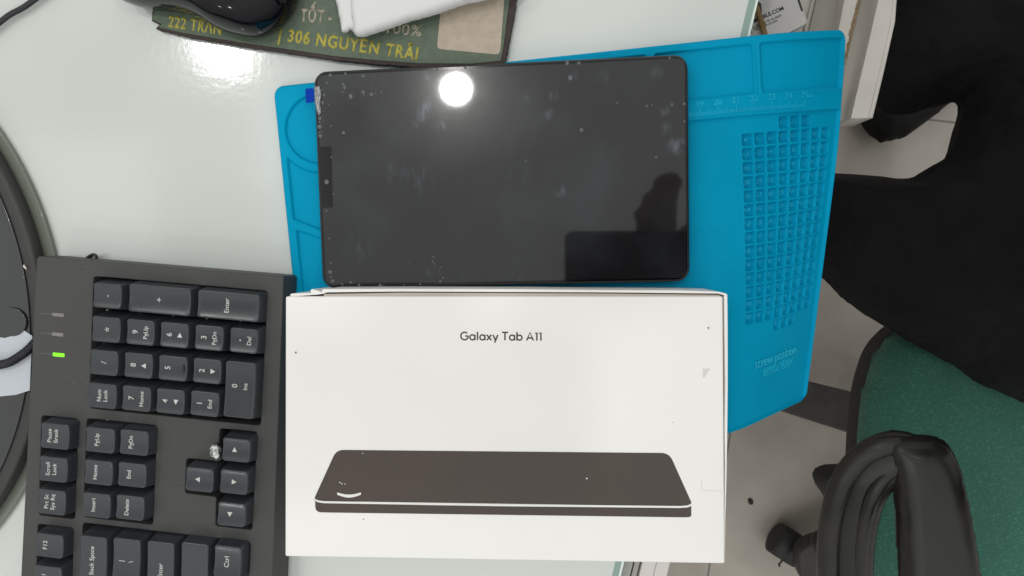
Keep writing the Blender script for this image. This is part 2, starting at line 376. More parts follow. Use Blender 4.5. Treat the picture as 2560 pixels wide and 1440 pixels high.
# ------------------------------------------------------------------ tablet
TAx, TAy, TAr = -.0435, .0361, math.radians(1.25)
MT = TM(TAx, TAy, .0058, TAr)
tab = thing('tablet', 'black tablet with bubbled screen film lying on the blue mat', 'tablet', MT)
m_blk = material('tablet_black', (.008, .008, .009), .3, coat=.3)
tw, th = .10557, .06234
TT = .0082
link('body', prism([rrect(-tw, -th, tw, th, .0075)], 0, TT, .0011, 3), m_blk, tab, smooth=False)
m_scr = material('screen_glass', (.004, .004, .005), .08, spec=.35)
link('screen', prism([rrect(-tw + .0011, -th + .0011, tw - .0011, th - .0011, .0066)], TT - .0003, TT + .0001), m_scr, tab)
# film with a notch by the camera
def tl(px, py):
    M = MT.copy(); M.translation.z += TT; return unp(px, py, M)
n0, n1 = tl(829, 366), tl(833, 519)
fx0, fx1, fy0, fy1 = -tw + .0022, tw - .0018, -th + .0022, th - .0022
film = [(fx0, fy1), (fx0, n0.y), (n0.x, n0.y), (n1.x, n1.y), (fx0, n1.y), (fx0, fy0), (fx1, fy0), (fx1, fy1)]
film = roundpoly(film, [.005, .0003, .0012, .0012, .0003, .005, .005, .005])
m_film = material('screen_film', (.005, .005, .0065), .2, coat=1, coat_rough=.04, rvar=.06, vscale=30, spec=.14)
m_film.node_tree.nodes['Principled BSDF'].inputs['Coat IOR'].default_value = 1.5
t = m_film.node_tree; b = t.nodes['Principled BSDF']; co = N(t, 'ShaderNodeTexCoord')
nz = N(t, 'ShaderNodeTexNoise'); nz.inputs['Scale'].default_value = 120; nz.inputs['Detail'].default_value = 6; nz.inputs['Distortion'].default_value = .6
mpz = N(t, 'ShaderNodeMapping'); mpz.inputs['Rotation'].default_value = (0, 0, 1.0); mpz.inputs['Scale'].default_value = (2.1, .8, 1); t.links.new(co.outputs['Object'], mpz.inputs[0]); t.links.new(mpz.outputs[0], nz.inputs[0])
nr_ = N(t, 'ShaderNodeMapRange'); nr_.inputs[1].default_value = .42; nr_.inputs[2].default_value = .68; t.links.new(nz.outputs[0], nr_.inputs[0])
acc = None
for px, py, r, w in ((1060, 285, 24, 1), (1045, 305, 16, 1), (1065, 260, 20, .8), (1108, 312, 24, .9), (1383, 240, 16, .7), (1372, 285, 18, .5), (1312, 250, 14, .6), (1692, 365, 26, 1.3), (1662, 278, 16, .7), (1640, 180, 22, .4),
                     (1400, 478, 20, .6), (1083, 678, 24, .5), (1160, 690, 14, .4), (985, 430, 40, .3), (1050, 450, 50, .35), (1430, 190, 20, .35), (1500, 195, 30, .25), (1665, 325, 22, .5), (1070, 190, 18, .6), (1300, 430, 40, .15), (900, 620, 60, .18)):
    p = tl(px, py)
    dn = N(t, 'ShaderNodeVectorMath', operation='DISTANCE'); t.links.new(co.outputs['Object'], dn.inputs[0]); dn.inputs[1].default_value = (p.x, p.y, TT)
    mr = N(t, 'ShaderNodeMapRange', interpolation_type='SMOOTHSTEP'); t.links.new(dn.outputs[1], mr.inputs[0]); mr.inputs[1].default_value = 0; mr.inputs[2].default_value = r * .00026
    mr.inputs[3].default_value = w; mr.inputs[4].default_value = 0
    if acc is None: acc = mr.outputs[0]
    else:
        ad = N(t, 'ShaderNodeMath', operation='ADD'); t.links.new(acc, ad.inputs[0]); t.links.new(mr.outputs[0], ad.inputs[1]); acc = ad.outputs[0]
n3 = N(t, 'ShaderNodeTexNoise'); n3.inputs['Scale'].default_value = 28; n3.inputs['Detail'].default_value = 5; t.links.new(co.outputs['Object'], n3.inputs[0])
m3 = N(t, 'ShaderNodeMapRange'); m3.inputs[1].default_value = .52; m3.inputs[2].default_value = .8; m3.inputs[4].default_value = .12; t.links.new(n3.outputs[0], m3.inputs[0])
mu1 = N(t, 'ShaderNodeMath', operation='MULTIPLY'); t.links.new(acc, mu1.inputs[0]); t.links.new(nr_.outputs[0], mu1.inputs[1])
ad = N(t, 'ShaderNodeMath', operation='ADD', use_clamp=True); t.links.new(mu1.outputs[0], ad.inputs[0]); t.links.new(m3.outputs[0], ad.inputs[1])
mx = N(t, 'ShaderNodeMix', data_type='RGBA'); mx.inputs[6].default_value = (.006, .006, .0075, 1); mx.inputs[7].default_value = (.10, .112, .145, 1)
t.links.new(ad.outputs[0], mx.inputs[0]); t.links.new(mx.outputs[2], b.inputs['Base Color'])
film_me = sheet(film, TT + .0003)
cl = tl(817, 455)
link('camera_lens', prism([[(cl.x + .0013 * math.cos(a), cl.y + .0013 * math.sin(a)) for a in np.linspace(0, 2 * math.pi, 20, endpoint=False)]], TT + .0001, TT + .0004), material('lens_grey', (.075, .07, .065), .25, coat=1), tab)
bub = []
spots = [(826, 188, 4), (817, 207, 3), (805, 225, 2.5), (810, 238, 3.5), (806, 257, 4), (822, 261, 2), (804, 279, 2.5), (800, 296, 4), (808, 301, 1.6), (799, 305, 2.5), (799, 317, 5.5), (804, 329, 2), (801, 340, 4.5), (798, 331, 2), (828, 315, 2.3), (859, 332, 4),
         (859, 211, 3.2), (862, 219, 3.4), (857, 230, 2), (908, 230, 4), (910, 237, 2), (929, 236, 4.6), (939, 234, 1.8), (954, 231, 2.4), (929, 213, 1.8), (864, 184, 3), (908, 190, 3.6), (877, 241, 5), (940, 190, 1.4), (829, 393, 2), (834, 485, 2), (817, 527, 2.4), (823, 596, 2.2),
         (827, 657, 3), (826, 680, 5.5), (837, 679, 1.6), (828, 693, 2.5), (832, 703, 4.5), (856, 711, 2.6), (877, 706, 3.5), (898, 713, 3.5), (951, 714, 4.5), (1051, 711, 2.6), (1084, 643, 2.4), (1082, 654, 3), (1087, 660, 2), (1103, 668, 2), (1108, 694, 2.5), (1101, 704, 3), (1025, 655, 1.8),
         (1418, 158, 4), (1447, 158, 4), (1454, 325, 4.6), (1543, 257, 2.2), (1617, 265, 3), (1630, 263, 2), (1640, 393, 3), (1315, 402, 2), (1711, 260, 3), (1711, 304, 2.5), (1680, 262, 3), (1674, 145, 3), (1426, 195, 5), (1163, 169, 3), (1093, 174, 3), (1300, 700, 2), (960, 714, 2), (1010, 712, 2), (1465, 1, 0)]
for px, py, r in spots:
    if not r: continue
    p = tl(px, py); r *= .00023; st = random.uniform(.85, 1.3)
    bm = bmesh.new(); c_ = bm.verts.new((p.x, p.y, TT + .00055)); n = 12
    rg = [bm.verts.new((p.x + r * math.cos(2 * math.pi * i / n), p.y + r * st * math.sin(2 * math.pi * i / n), TT + .00034)) for i in range(n)]
    for i in range(n): bm.faces.new((c_, rg[i], rg[(i + 1) % n]))
    me = bpy.data.meshes.new('b'); bm.to_mesh(me); bm.free(); bub.append(me)
nf = len(film_me.polygons); film_me = join([film_me] + bub)
filmo = link('screen_film', film_me, [m_film, material('bubble_grey', (.10, .105, .118), .45)], tab)
for f in film_me.polygons: f.material_index = 0 if f.index < nf else 1
# pull tab: blue end beyond the tablet, clear strip on the film
def tabpoly(q): return [(tl(*p).x, tl(*p).y) for p in q]
bt = prism([roundpoly(tabpoly([(765, 223), (786, 221), (787, 256), (767, 259)]), .0008)], TT + .0009, TT + .0013, 0)
link('pull_tab', bt, material('tab_blue', (.0, .035, .36), .25, spec=.06, bump=.4, bscale=250), filmo)
ct = inflate(tabpoly([(786, 216), (802, 215), (806, 235), (803, 262), (806, 285), (797, 291), (790, 270), (787, 250)]), .0004, .0006, .0012, nz=.0003, nsc=700)
ct.transform(Matrix.Translation((0, 0, TT + .0008)))
link('clear_tape', ct, material('tape_clear', (.16, .165, .18), .12, coat=1, coat_rough=.05), filmo)
sb = []
for x0, y0, x1, y1 in ((1721, 170, 1723, 240), (1722, 340, 1724, 400)):
    pass

# ------------------------------------------------------------------ box
from mathutils import Euler
MB_ = Matrix.Translation((-.0401, -.1012, .047)) @ Euler((math.radians(-1.44), math.radians(.93), math.radians(.32)), 'XYZ').to_matrix().to_4x4()
box = thing('product_box', 'white cardboard tablet box with a printed tablet picture, overhanging the desk', 'box', MB_)
m_card = material('box_white', (.865, .84, .82), .5, var=.04, vscale=9, bump=.03, bscale=500)
m_card2 = material('box_inner', (.62, .55, .49), .7, var=.12, vscale=30)
bw, bh = .11751, .0710
lidp = [(unp(*p, MB_).x, unp(*p, MB_).y) for p in ((714, 741), (1807, 741), (1812, 1409), (713, 1391))]
lid = link('lid', prism([roundpoly(lidp, .0012)], -.0385, 0, .0007, 3), m_card, box)
def bl(px, py): p = unp(px, py, MB_); return (p.x, p.y)
def bp(q): return [bl(*p) for p in q]
tray = link('tray', prism([bp([(806, 723), (1000, 722), (1300, 723), (1500, 725), (1700, 726), (1795, 729), (1817, 734), (1815, 739), (1795, 734), (1500, 731), (1000, 729), (815, 731), (806, 735), (803, 733)])], -.0385, -.0003, .0002), m_card, box)
link('side_wall', prism([bp([(1811, 738), (1819, 736), (1820, 830), (1820, 960), (1819, 1080), (1817, 1200), (1814, 1300), (1812.4, 1405), (1812, 1300), (1813.5, 1160), (1812.5, 1080), (1814, 960), (1812.5, 860)])], -.0385, -.0006, .0001), m_card, box)
link('corner_flap', prism([bp([(722, 737), (728, 734), (776, 733), (774, 725), (779, 723), (799, 729), (806, 735), (790, 737), (726, 742)])], -.03, -.0012, .0002), m_card, box)
link('liner_wall', prism([bp([(806, 736), (1000, 732.5), (1500, 734.5), (1800, 738), (1806, 741), (806, 742)])], -.0385, -.0022), m_card2, box)
m_print = material('print_taupe', (.080, .060, .049), .34, var=.28, vscale=16, var2=(.066, .055, .049), spec=.3, bump=.02, bscale=400)
m_pwhite = material('print_white', (.8, .79, .77), .45)
z1_ = .0001
art = roundpoly(bp([(841, 1124.5), (1673, 1132.5), (1729, 1257), (1727, 1266), (786, 1252), (787, 1243)]), [.0042, .0042, .004, .002, .002, .004], 7)
link('printed_tablet', sheet(art, z1_), m_print, lid)
side = roundpoly(bp([(788, 1246), (1000, 1262), (1500, 1268), (1728, 1262), (1728, 1292), (1714, 1293), (820, 1281), (789, 1280)]), [.001, .03, .03, .001, .004, .004, .004, .004], 6)
link('printed_side', sheet(side, z1_ * 2), m_print, lid)
line = bp([(787, 1243), (789, 1247.5), (796, 1250.5), (810, 1252.5), (1250, 1260), (1700, 1264.5), (1718, 1263), (1726, 1260), (1729, 1254), (1730, 1260), (1727, 1265), (1719, 1268), (1700, 1269.5), (1250, 1265), (810, 1257.5), (795, 1255), (788, 1251)])
link('printed_rim', sheet(line, z1_ * 3), m_pwhite, lid)
arc = [(843 + 60 * i / 12, 1230.5 + 5.5 * math.sin(math.pi * i / 12)) for i in range(13)] + [(902.5 - 59 * i / 12, 1236.5 + 7 * math.sin(math.pi * i / 12)) for i in range(13)]
link('printed_arc', sheet(bp(arc), z1_ * 3), m_pwhite, lid)
a_, c_ = bl(1151, 850), bl(1357, 851.5)
def arcp(cx, cy, r, d0, d1, n=14, ry=None): return [(cx + r * math.cos(math.radians(d0 + (d1 - d0) * i / n)), cy + (ry or r) * math.sin(math.radians(d0 + (d1 - d0) * i / n))) for i in range(n + 1)]
GL = {'G': (.74, [arcp(.37, .35, .33, 48, 345, 22) + [(.69, .35), (.42, .35)]]), 'a': (.58, [arcp(.27, .24, .22, 0, 360, 18), [(.49, .47), (.49, 0)]]), 'l': (.2, [[(.09, .72), (.09, 0)]]),
      'x': (.5, [[(.03, .47), (.43, 0)], [(.43, .47), (.03, 0)]]), 'y': (.5, [[(.03, .47), (.24, 0)], [(.45, .47), (.17, -.2)]]), 'T': (.56, [[(.0, .69), (.52, .69)], [(.26, .69), (.26, 0)]]),
      'b': (.58, [arcp(.29, .24, .22, 0, 360, 18), [(.07, .72), (.07, 0)]]), 'A': (.68, [[(.02, 0), (.31, .70), (.60, 0)], [(.13, .22), (.49, .22)]]), '1': (.3, [[(.02, .60), (.18, .70), (.18, 0)]]), ' ': (.22, [])}
parts_, xo = [], 0
for ch in 'Galaxy Tab A11':
    w_, st_ = GL[ch]
    for pl in st_: parts_.append([(xo + x, y) for x, y in pl])
    xo += w_ + .045
kk = math.hypot(c_[0] - a_[0], c_[1] - a_[1]) / xo
tm_ = join([tube([(x * kk, y * kk, 0) for x, y in pl], .066 * kk, 8, up=(0, 0, 1), sx=.08, smooth=0) for pl in parts_])
tm_.transform(Matrix.Translation((a_[0], a_[1], .00004)) @ Matrix.Rotation(math.atan2(c_[1] - a_[1], c_[0] - a_[0]), 4, 'Z'))
link('printed_lettering', tm_, material('print_dark', (.05, .042, .037), .5), lid)
m_seal = material('seal_film', (.74, .73, .705), .3)
for q in ([(1757, 922), (1775, 921), (1762, 943), (1757, 946)], [(1753, 1202), (1754.5, 1202), (1755, 1225), (1806, 1227), (1806, 1228.2), (1753.5, 1226.2)]):
    link('seal_mark', sheet(bp(q), z1_), material('seal_mark', (.66, .645, .62), .35), lid)
m_spk = material('speck_dark', (.12, .1, .09), .8)
sp_ = [sheet(bp([(x + r * math.cos(a) * random.uniform(.6, 1.3), y + r * math.sin(a) * random.uniform(.6, 1.3)) for a in np.linspace(0, 6.28, 7, endpoint=False)]), z1_ * 1.5) for x, y, r in ((740, 881, 2.6), (1771, 820, 2.8), (909, 1298, 1.8), (1683, 1056, 1.2))]
lid_specks = sp_
sp_ = [sheet(bp([(x + r * math.cos(a), y + r * math.sin(a)) for a in np.linspace(0, 6.28, 7, endpoint=False)]), z1_ * 1.5) for x, y, r in ((1467, 1196, 2), (850, 1206, 1.6), (855, 1209, 1.6), (863, 1210, 1.4), (907, 1133, 1.3))]
lm = lid.data; nl = len(lm.polygons); a_n = sum(len(x.polygons) for x in lid_specks)
full = join([lm.copy()] + lid_specks + sp_); lid.data = full
full.materials.clear()
for x in (m_card, m_spk, m_pwhite): full.materials.append(x)
for f in full.polygons: f.material_index = 0 if f.index < nl else (1 if f.index < nl + a_n else 2)


# ------------------------------------------------------------------ keyboard
KZ = .022
KA = math.radians(-4.6)
KO = un(433, 1000, KZ); MK = TM(KO.x, KO.y, 0, KA); MKi = MK.inverted()
kb = thing('keyboard', 'black full size keyboard with worn keys, turned sideways by the box', 'keyboard', MK)
def kl(px, py, z):
    p = MKi @ un(px, py, z); return p.x, p.y
m_kb = material('keyboard_plastic', (.060, .0585, .059), .55, var=.14, vscale=25, bump=.35, bscale=1500, spec=.4)
m_key = material('key_plastic', (.034, .0385, .0455), .22, var=.12, vscale=60, bump=.07, bscale=1300, rvar=.06, spec=.6)
m_well = material('key_well', (.006, .006, .006), .6)
m_leg = material('legend_white', (.62, .62, .60), .5, var=.25, vscale=900)
tlk, trk = kl(92, 640, KZ), kl(735, 693, KZ)
u0 = (tlk[0] + kl(60, 1300, KZ)[0]) / 2; v1 = (tlk[1] + trk[1]) / 2; u1 = kl(690, 1200, KZ)[0]; v0 = v1 - .445
def kwell(l, t_, r_, b_):
    return rrect(l, b_, r_, t_, .0018, 4)
def kx(px, py, z=KZ): return kl(px, py, z)
wells = []
numw = (kx(228, 860)[0], kx(450, 709)[1], kx(660, 890)[0], kx(434, 1042)[1])
wells.append(kwell(*numw))
w1 = (kx(100, 1165)[0], kx(150, 1043)[1], kx(191, 1165)[0], kx(140, 1293)[1]); wells.append(kwell(*w1))
w2 = (kx(212, 1170)[0], kx(305, 1055)[1], kx(387, 1185)[0], kx(293, 1302)[1]); wells.append(kwell(*w2))
ax0, ay0 = kx(464, 1190)[0], kx(508, 1150)[1]; ax1 = kx(547, 1120)[0]; ax2 = kx(636, 1200)[0]; aty = kx(600, 1076)[1]; aby = kx(583, 1320)[1]; aym = kx(505, 1238)[1]
wells.append(roundpoly([(ax1, aty), (ax2, aty), (ax2, aby), (ax1, aby), (ax1, aym), (ax0, aym), (ax0, ay0), (ax1, ay0)], .0018))
w4 = (kx(92, 1380)[0], kx(138, 1315)[1], kx(182, 1380)[0], v0 + .012); wells.append(kwell(*w4))
w5 = (kx(204, 1380)[0], kx(415, 1331)[1], kx(624, 1400)[0], v0 + .012); wells.append(kwell(*w5))
def ext(a, b, k): return (a[0] + (b[0] - a[0]) * k, a[1] + (b[1] - a[1]) * k)
kTL, kTR, kBL, kBR = kx(92, 640), kx(709, 691), kx(52, 1440), kx(681, 1440)
kBL, kBR = ext(kTL, kBL, 2.2), ext(kTR, kBR, 2.2)
lTR = kl(735, 693, .010); lBR = ext(lTR, kl(706, 1440, .010), 2.2)
body = link('body', prism([roundpoly([kTL, kTR, kBR, kBL], [.0025, .001, .001, .003])] + wells, .003, KZ, .0006), m_kb, kb)
base_plate = link('base_plate', prism([[(kTL[0] + .001, kTL[1] - .001), (lTR[0] - .0008, lTR[1] - .0008), (lBR[0] - .0008, lBR[1] + .001), (kBL[0] + .001, kBL[1] + .001)]], .0005, .0085), m_well, kb)
bm = bmesh.new()                                                     # sloping front lip
vv = [bm.verts.new(p) for p in ((*kBR, KZ - .0006), (*kTR, KZ - .0006), (*lTR, .010), (*lBR, .010), (*lBR, .001), (*lTR, .001), (*kTR, .001), (*kBR, .001))]
for f in ((0, 3, 2, 1), (3, 4, 5, 2), (1, 2, 5, 6), (0, 7, 4, 3)): bm.faces.new([vv[i] for i in f])
bmesh.ops.recalc_face_normals(bm, faces=bm.faces); me = bpy.data.meshes.new('lip'); bm.to_mesh(me); bm.free(); link('front_lip', me, m_kb, kb)
KT = .0305
def krr(a, b_, r, n):
    p = rrect(-a, -b_, a, b_, r, n); q = []
    for i in range(len(p)):
        q.append(p[i])
        if i % (n + 1) == n:
            e = p[(i + 1) % len(p)]
            for k in range(1, 10): q.append((p[i][0] + (e[0] - p[i][0]) * k / 10, p[i][1] + (e[1] - p[i][1]) * k / 10))
    return q
def keymesh(tu, tv):                       # size of the top face; the skirt is wider
    bm = bmesh.new(); n = 5
    levels = [(tu / 2 + .0022, tv / 2 + .0029, .0014, .0095 - KT, .0002), (tu / 2 + .0020, tv / 2 + .0027, .0014, .0115 - KT, .0002), (tu / 2 + .0003, tv / 2 + .0002, .0018, -.0007, 0), (tu / 2 - .0001, tv / 2 - .0001, .0017, -.0001, 0), (tu / 2 - .0006, tv / 2 - .0006, .0015, 0, 0)]
    for f in (.88, .76, .64, .52, .4, .28, .16, .06): levels.append((tu / 2 * f, tv / 2 * f, .0015 * f, 0, 0))
    rings = []
    for a, b_, r, z, sh in levels:
        rg = []
        for x, y in krr(a, b_, r, n):
            zz_ = z
            if z > -.0008: zz_ += -.00095 * (1 - min(1, (2 * y / tv) ** 2)) + .0
            rg.append(bm.verts.new((x + (.0006 if z < -.005 else 0), y, zz_)))
        rings.append(rg)
    m = len(rings[0])
    for A, B in zip(rings, rings[1:]):
        for i in range(m): bm.faces.new((A[i], A[(i + 1) % m], B[(i + 1) % m], B[i]))
    c_ = bm.verts.new((0, 0, -.00095))
    for i in range(m): bm.faces.new((rings[-1][i], rings[-1][(i + 1) % m], c_))
    bmesh.ops.recalc_face_normals(bm, faces=bm.faces)
    me = bpy.data.meshes.new('key'); bm.to_mesh(me); bm.free(); return me
UTOP, VTOP = .0153, .0134
def arrow(k):
    s = .0015
    bm = bmesh.new(); pts = [(-s, -s * .8), (s, -s * .8), (0, s * 1.1)]
    bm.faces.new([bm.verts.new((x, y, 0)) for x, y in pts]); g = bmesh.ops.extrude_face_region(bm, geom=bm.faces[:])
    for v in [e for e in g['geom'] if isinstance(e, bmesh.types.BMVert)]: v.co.z += .00012
    bmesh.ops.recalc_face_normals(bm, faces=bm.faces)
    me = bpy.data.meshes.new('a'); bm.to_mesh(me); bm.free(); me.transform(Matrix.Rotation(math.radians(k), 4, 'Z')); return me
def legend(items):                         # items: (text, u offset mm, v offset mm, size mm)
    ms = []
    for tx, du, dv_, sz in items:
        if tx.startswith('>'): m = arrow(float(tx[1:]))
        elif tx == '*': m = join([tube([(.00022 * math.cos(a), .00022 * math.sin(a), 0), (.00145 * math.cos(a), .00145 * math.sin(a), 0)], .00026, 8, up=(0, 0, 1), sx=.5, smooth=0) for a in np.radians([90, 162, 234, 306, 18])])
        else: m = textmesh(tx, sz * .001 * 1.12, .018, .00012, space=1.03)
        m.transform(Matrix.Translation((du * .001, dv_ * .001, 0)) @ Matrix.Rotation(math.pi / 2, 4, 'Z')); ms.append(m)
    me = join(ms)
    for v in me.vertices: v.co.z += -.00086 + .00095 * min(1, (2 * v.co.y / VTOP) ** 2) * .8
    return me
D, S_ = 4.1, 3.15
two = lambda a, b: [(a, -3.0, 0, D), (b, 3.3, 0, S_)]
KEYS = [  # px, py, u extent px, v extent px (top face), legend
    (266, 740, 69, 59, [('-', 0, 0, 4)]), (397, 750, 155, 67, [('+', 0, 0, 4.4)]), (569, 765, 155, 67, [('Enter', -.7, 0, S_ + .2)]),
    (263, 824, 69, 61, [('*', .6, 0, 5)]), (349, 831, 68, 61, two('9', 'PgUp')), (434, 838, 69, 60, two('6', '>-90')), (521, 845, 70, 60, two('3', 'PgDn')), (608, 852, 69, 60, [('.', -3.8, 0, 6), ('Del', 3.3, 0, S_)]),
    (258, 907, 68, 60, [('/', 0, 0, 4)]), (344, 914, 69, 60, two('8', '>0')), (430, 921, 70, 60, [('5', -3, 0, D)]), (516, 928, 69, 60, two('2', '>180')), (598, 975, 75, 140, [('0', -3, 2, D), ('Ins', 3.3, 2, S_)]),
    (254, 990, 68, 60, [('Num', -1.9, 0, S_), ('Lock', 1.9, 0, S_)]), (339, 997, 70, 60, two('7', 'Home')), (424, 1004, 69, 60, two('4', '>90')), (510, 1010, 70, 60, two('1', 'End')),
    (135, 1091, 69, 61, [('Pause', -3.2, 0, S_), ('Break', .8, 0, S_)]), (131, 1174, 68, 60, [('Scroll', -3.2, 0, S_), ('Lock', .8, 0, S_)]), (127, 1256, 67, 60, [('Prt Sc', -3.2, 0, S_), ('Sys Rq', .8, 0, S_)]),
    (248, 1101, 71, 60, [('PgUp', -1.8, 0, S_)]), (333, 1107, 70, 60, [('PgDn', -1.8, 0, S_)]), (244, 1182, 69, 59, [('Home', -1.8, 0, S_)]), (328, 1188, 69, 58, [('End', -1.8, 0, S_)]), (239, 1264, 68, 59, [('Insert', -1.8, 0, S_)]), (323, 1270, 69, 59, [('Delete', -1.8, 0, S_)]),
    (589, 1126, 68, 57, [('>-90', -1, 0, 0)]), (497, 1200, 68, 58, [('>0', -1, 0, 0)]), (583, 1206, 68, 58, [('>180', 0, 0, 0)]), (577, 1287, 68, 58, [('>90', -1, 0, 0)]),
    (121, 1365, 67, 57, [('F12', -2.5, 0, S_ + .2)]), (117, 1447, 67, 60, [('F11', -2.5, 0, S_ + .2)]),
    (230, 1412, 66, 140, [('Back Space', -.6, 2.2, S_ + .3)]), (314, 1400, 67, 104, [('|', -3, -1.2, 3.6), ('\\', 3, -1.2, 3.6)]), (398, 1435, 66, 160, [('Enter', .3, 1.6, S_ + .4)]), (482, 1465, 66, 215, [('Shift', .3, 1, S_ + .4)]), (567, 1406, 66, 80, [('Ctrl', -.3, 0, S_ + .5)]),
]
mm = (CH - KT) / F * 1.0
kname = 'key'
for px, py, eu_, ev_, leg in KEYS:
    x, y = kl(px, py, KT)
    sc_u = math.hypot(*[a - b for a, b in zip(kl(px + 10, py, KT), kl(px - 10, py, KT))]) / 20
    tu = eu_ * sc_u * .985; tv = ev_ * sc_u * .97
    k = link(kname, keymesh(tu, tv), m_key, smooth=True); k.parent = kb; k.location = (x, y, KT)
    VTOP = tv
    if leg:
        l = link('legend', legend(leg), m_leg); l.parent = k
# raised bar on the 5 key handled with small stubs between keys
st = []
for px, py in ((268, 776), (349, 785), (434, 791), (517, 798), (601, 805), (260, 861), (345, 867), (428, 874), (512, 881), (588, 887), (255, 943), (339, 950), (423, 956), (506, 963)):
    x, y = kl(px, py, .014); bm = bmesh.new(); bmesh.ops.create_cube(bm, size=.0012)
    for v in bm.verts: v.co += Vector((x, y, .0135))
    me = bpy.data.meshes.new('s'); bm.to_mesh(me); bm.free(); st.append(me)
nb = len(base_plate.data.polygons); full = join([base_plate.data.copy()] + st); base_plate.data = full; full.materials.clear()
for x_ in (m_well, material('stub_grey', (.3, .3, .29), .6)): full.materials.append(x_)
for f in full.polygons: f.material_index = 0 if f.index < nb else 1
x, y = kl(457, 922, KT); bm = bmesh.new(); bmesh.ops.create_cube(bm, size=1)
for v in bm.verts: v.co = Vector((x + v.co.x * .0012, y + v.co.y * .0045, KT - .0009 + v.co.z * .0008))
me = bpy.data.meshes.new('n'); bm.to_mesh(me); bm.free(); link('homing_bar', me, m_well, kb)
# indicator lamps
m_gl = material('green_led', (.1, .5, .01), .3); gb = m_gl.node_tree.nodes['Principled BSDF']; gb.inputs['Emission Color'].default_value = (.22, .9, .01, 1); gb.inputs['Emission Strength'].default_value = .9
m_led = material('led_smoke', (.17, .155, .15), .25, coat=1)
for px, py, m in ((146, 787, m_led), (145, 836, m_led), (147, 887, m_gl)):
    x, y = kl(px, py, KZ)
    l = link('indicator_lamp', prism([rrect(x - .0036, y - .0011, x + .0036, y + .0011, .0003, 2)], KZ - .001, KZ + .0003, .0001), m, kb)
    link('lamp_groove', prism([[(x - .0118, y - .0002), (x - .0036, y - .0006), (x - .0036, y + .0006), (x - .0118, y + .0002)]], KZ - .001, KZ + .00012), material('groove_grey', (.085, .08, .078), .5), l)
dust = []
for px, py in ((176, 944), (184, 957), (216, 959), (215, 667), (566, 681), (146, 1030), (350, 1051), (414, 1207), (455, 1207), (520, 1080), (400, 1052), (268, 1050), (120, 1320), (653, 745)):
    x, y = kl(px, py, KZ); bm = bmesh.new(); bmesh.ops.create_icosphere(bm, subdivisions=1, radius=random.uniform(.0002, .00042))
    for v in bm.verts: v.co += Vector((x, y, KZ))
    me = bpy.data.meshes.new('d'); bm.to_mesh(me); bm.free(); dust.append(me)
link('dust_specks', join(dust), material('dust', (.4, .38, .34), .8), kb, kind='stuff')
# foil nugget
p = un(543, 1131, KZ + .003); bm = bmesh.new(); bmesh.ops.create_icosphere(bm, subdivisions=3, radius=.0050)
for v in bm.verts:
    n = mnoise.noise(v.co * 330) * .3 + mnoise.noise(v.co * 800) * .1
    taper = 1 - .35 * max(0, -v.co.y / .0042)
    v.co = Vector((v.co.x * .8 * taper, v.co.y * 1.0, max(-.003, v.co.z * .75))) * (1 + n)
me = bpy.data.meshes.new('n'); bm.to_mesh(me); bm.free()
tag(link('foil_nugget', me, material('foil', (.62, .64, .62), .22, metal=.9, var=.5, vscale=500), M=TM(p.x, p.y, KZ + .003, .3)), 'small crumpled silver foil nugget on the keyboard beside an arrow key', 'foil scrap')

# ------------------------------------------------------------------ cable loop behind the keyboard
kz = .006
pts = [un(x, y, kz) for x, y in ((190, 700), (205, 660), (219, 645), (232, 637), (240, 641), (239, 650), (230, 651), (227, 645), (236, 660), (240, 700))]
tag(link('cable_loop', tube(pts, .0011, 10), material('cable_black', (.01, .01, .01), .3)), 'small curl of thin black cable poking out behind the keyboard', 'cable')
pts = [un(x, y, .004) for x, y in ((-120, 150), (-40, 88), (20, 40), (60, 18), (110, -18), (200, -80))]
tag(link('mouse_cable', tube(pts, .0017, 12), material('cable_navy', (.012, .011, .016), .35)), 'dark cable crossing the far corner of the desk above the round stand', 'cable')

# ------------------------------------------------------------------ monitor stand with label and coiled cord
sc_ = un(-637, 795, .014); e_ = un(126, 795, .014); SR = (e_ - sc_).length
stand = thing('monitor_stand', 'round black glossy monitor stand base behind the keyboard', 'monitor stand', TM(sc_.x, sc_.y, 0))
m_st = material('stand_gloss', (.016, .019, .020), .3, coat=.8, coat_rough=.08, rvar=.15, vscale=14, var=.6)
m_rim = material('stand_rim', (.036, .034, .034), .55)
m_foot = material('stand_skirt', (.16, .175, .145), .3, coat=.5)
def disc(r0, r1, z0, z1, bev, M0=0): return prism([[(r1 * math.cos(a), r1 * math.sin(a)) for a in np.linspace(0, 2 * math.pi, 160, endpoint=False)]], z0, z1, bev)
link('skirt', disc(0, SR, .0005, .0035, .0004), m_foot, stand)
link('rim', disc(0, SR - .0055, .0036, .013, .003), m_rim, stand)
link('top_plate', disc(0, SR - .0135, .0131, .0142, .0004), m_st, stand)
stem = un(20, 806, .018); sr = (un(54, 806, .018) - stem).length
link('column', prism([[(stem.x - sc_.x + sr * 1.1 * math.cos(a), stem.y - sc_.y + sr * math.sin(a)) for a in np.linspace(0, 2 * math.pi, 48, endpoint=False)]], .0143, .0156, .0003), m_st, stand)
lab = W2([(-60, 850), (-10, 842), (12, 845), (30, 840), (44, 832), (55, 823), (80, 840), (79, 866), (76, 920), (74, 976), (40, 987), (0, 991), (-60, 985)], .0150)
link('label', prism([[(a - sc_.x, b - sc_.y) for a, b in lab]], .0143, .0150), material('label_white', (.50, .53, .58), .45), stand)
q = [un(x, y, .0185) for x, y in ((-80, 925), (-20, 915), (5, 911), (25, 905), (50, 890), (72, 873), (95, 850), (130, 830))]
coil = []
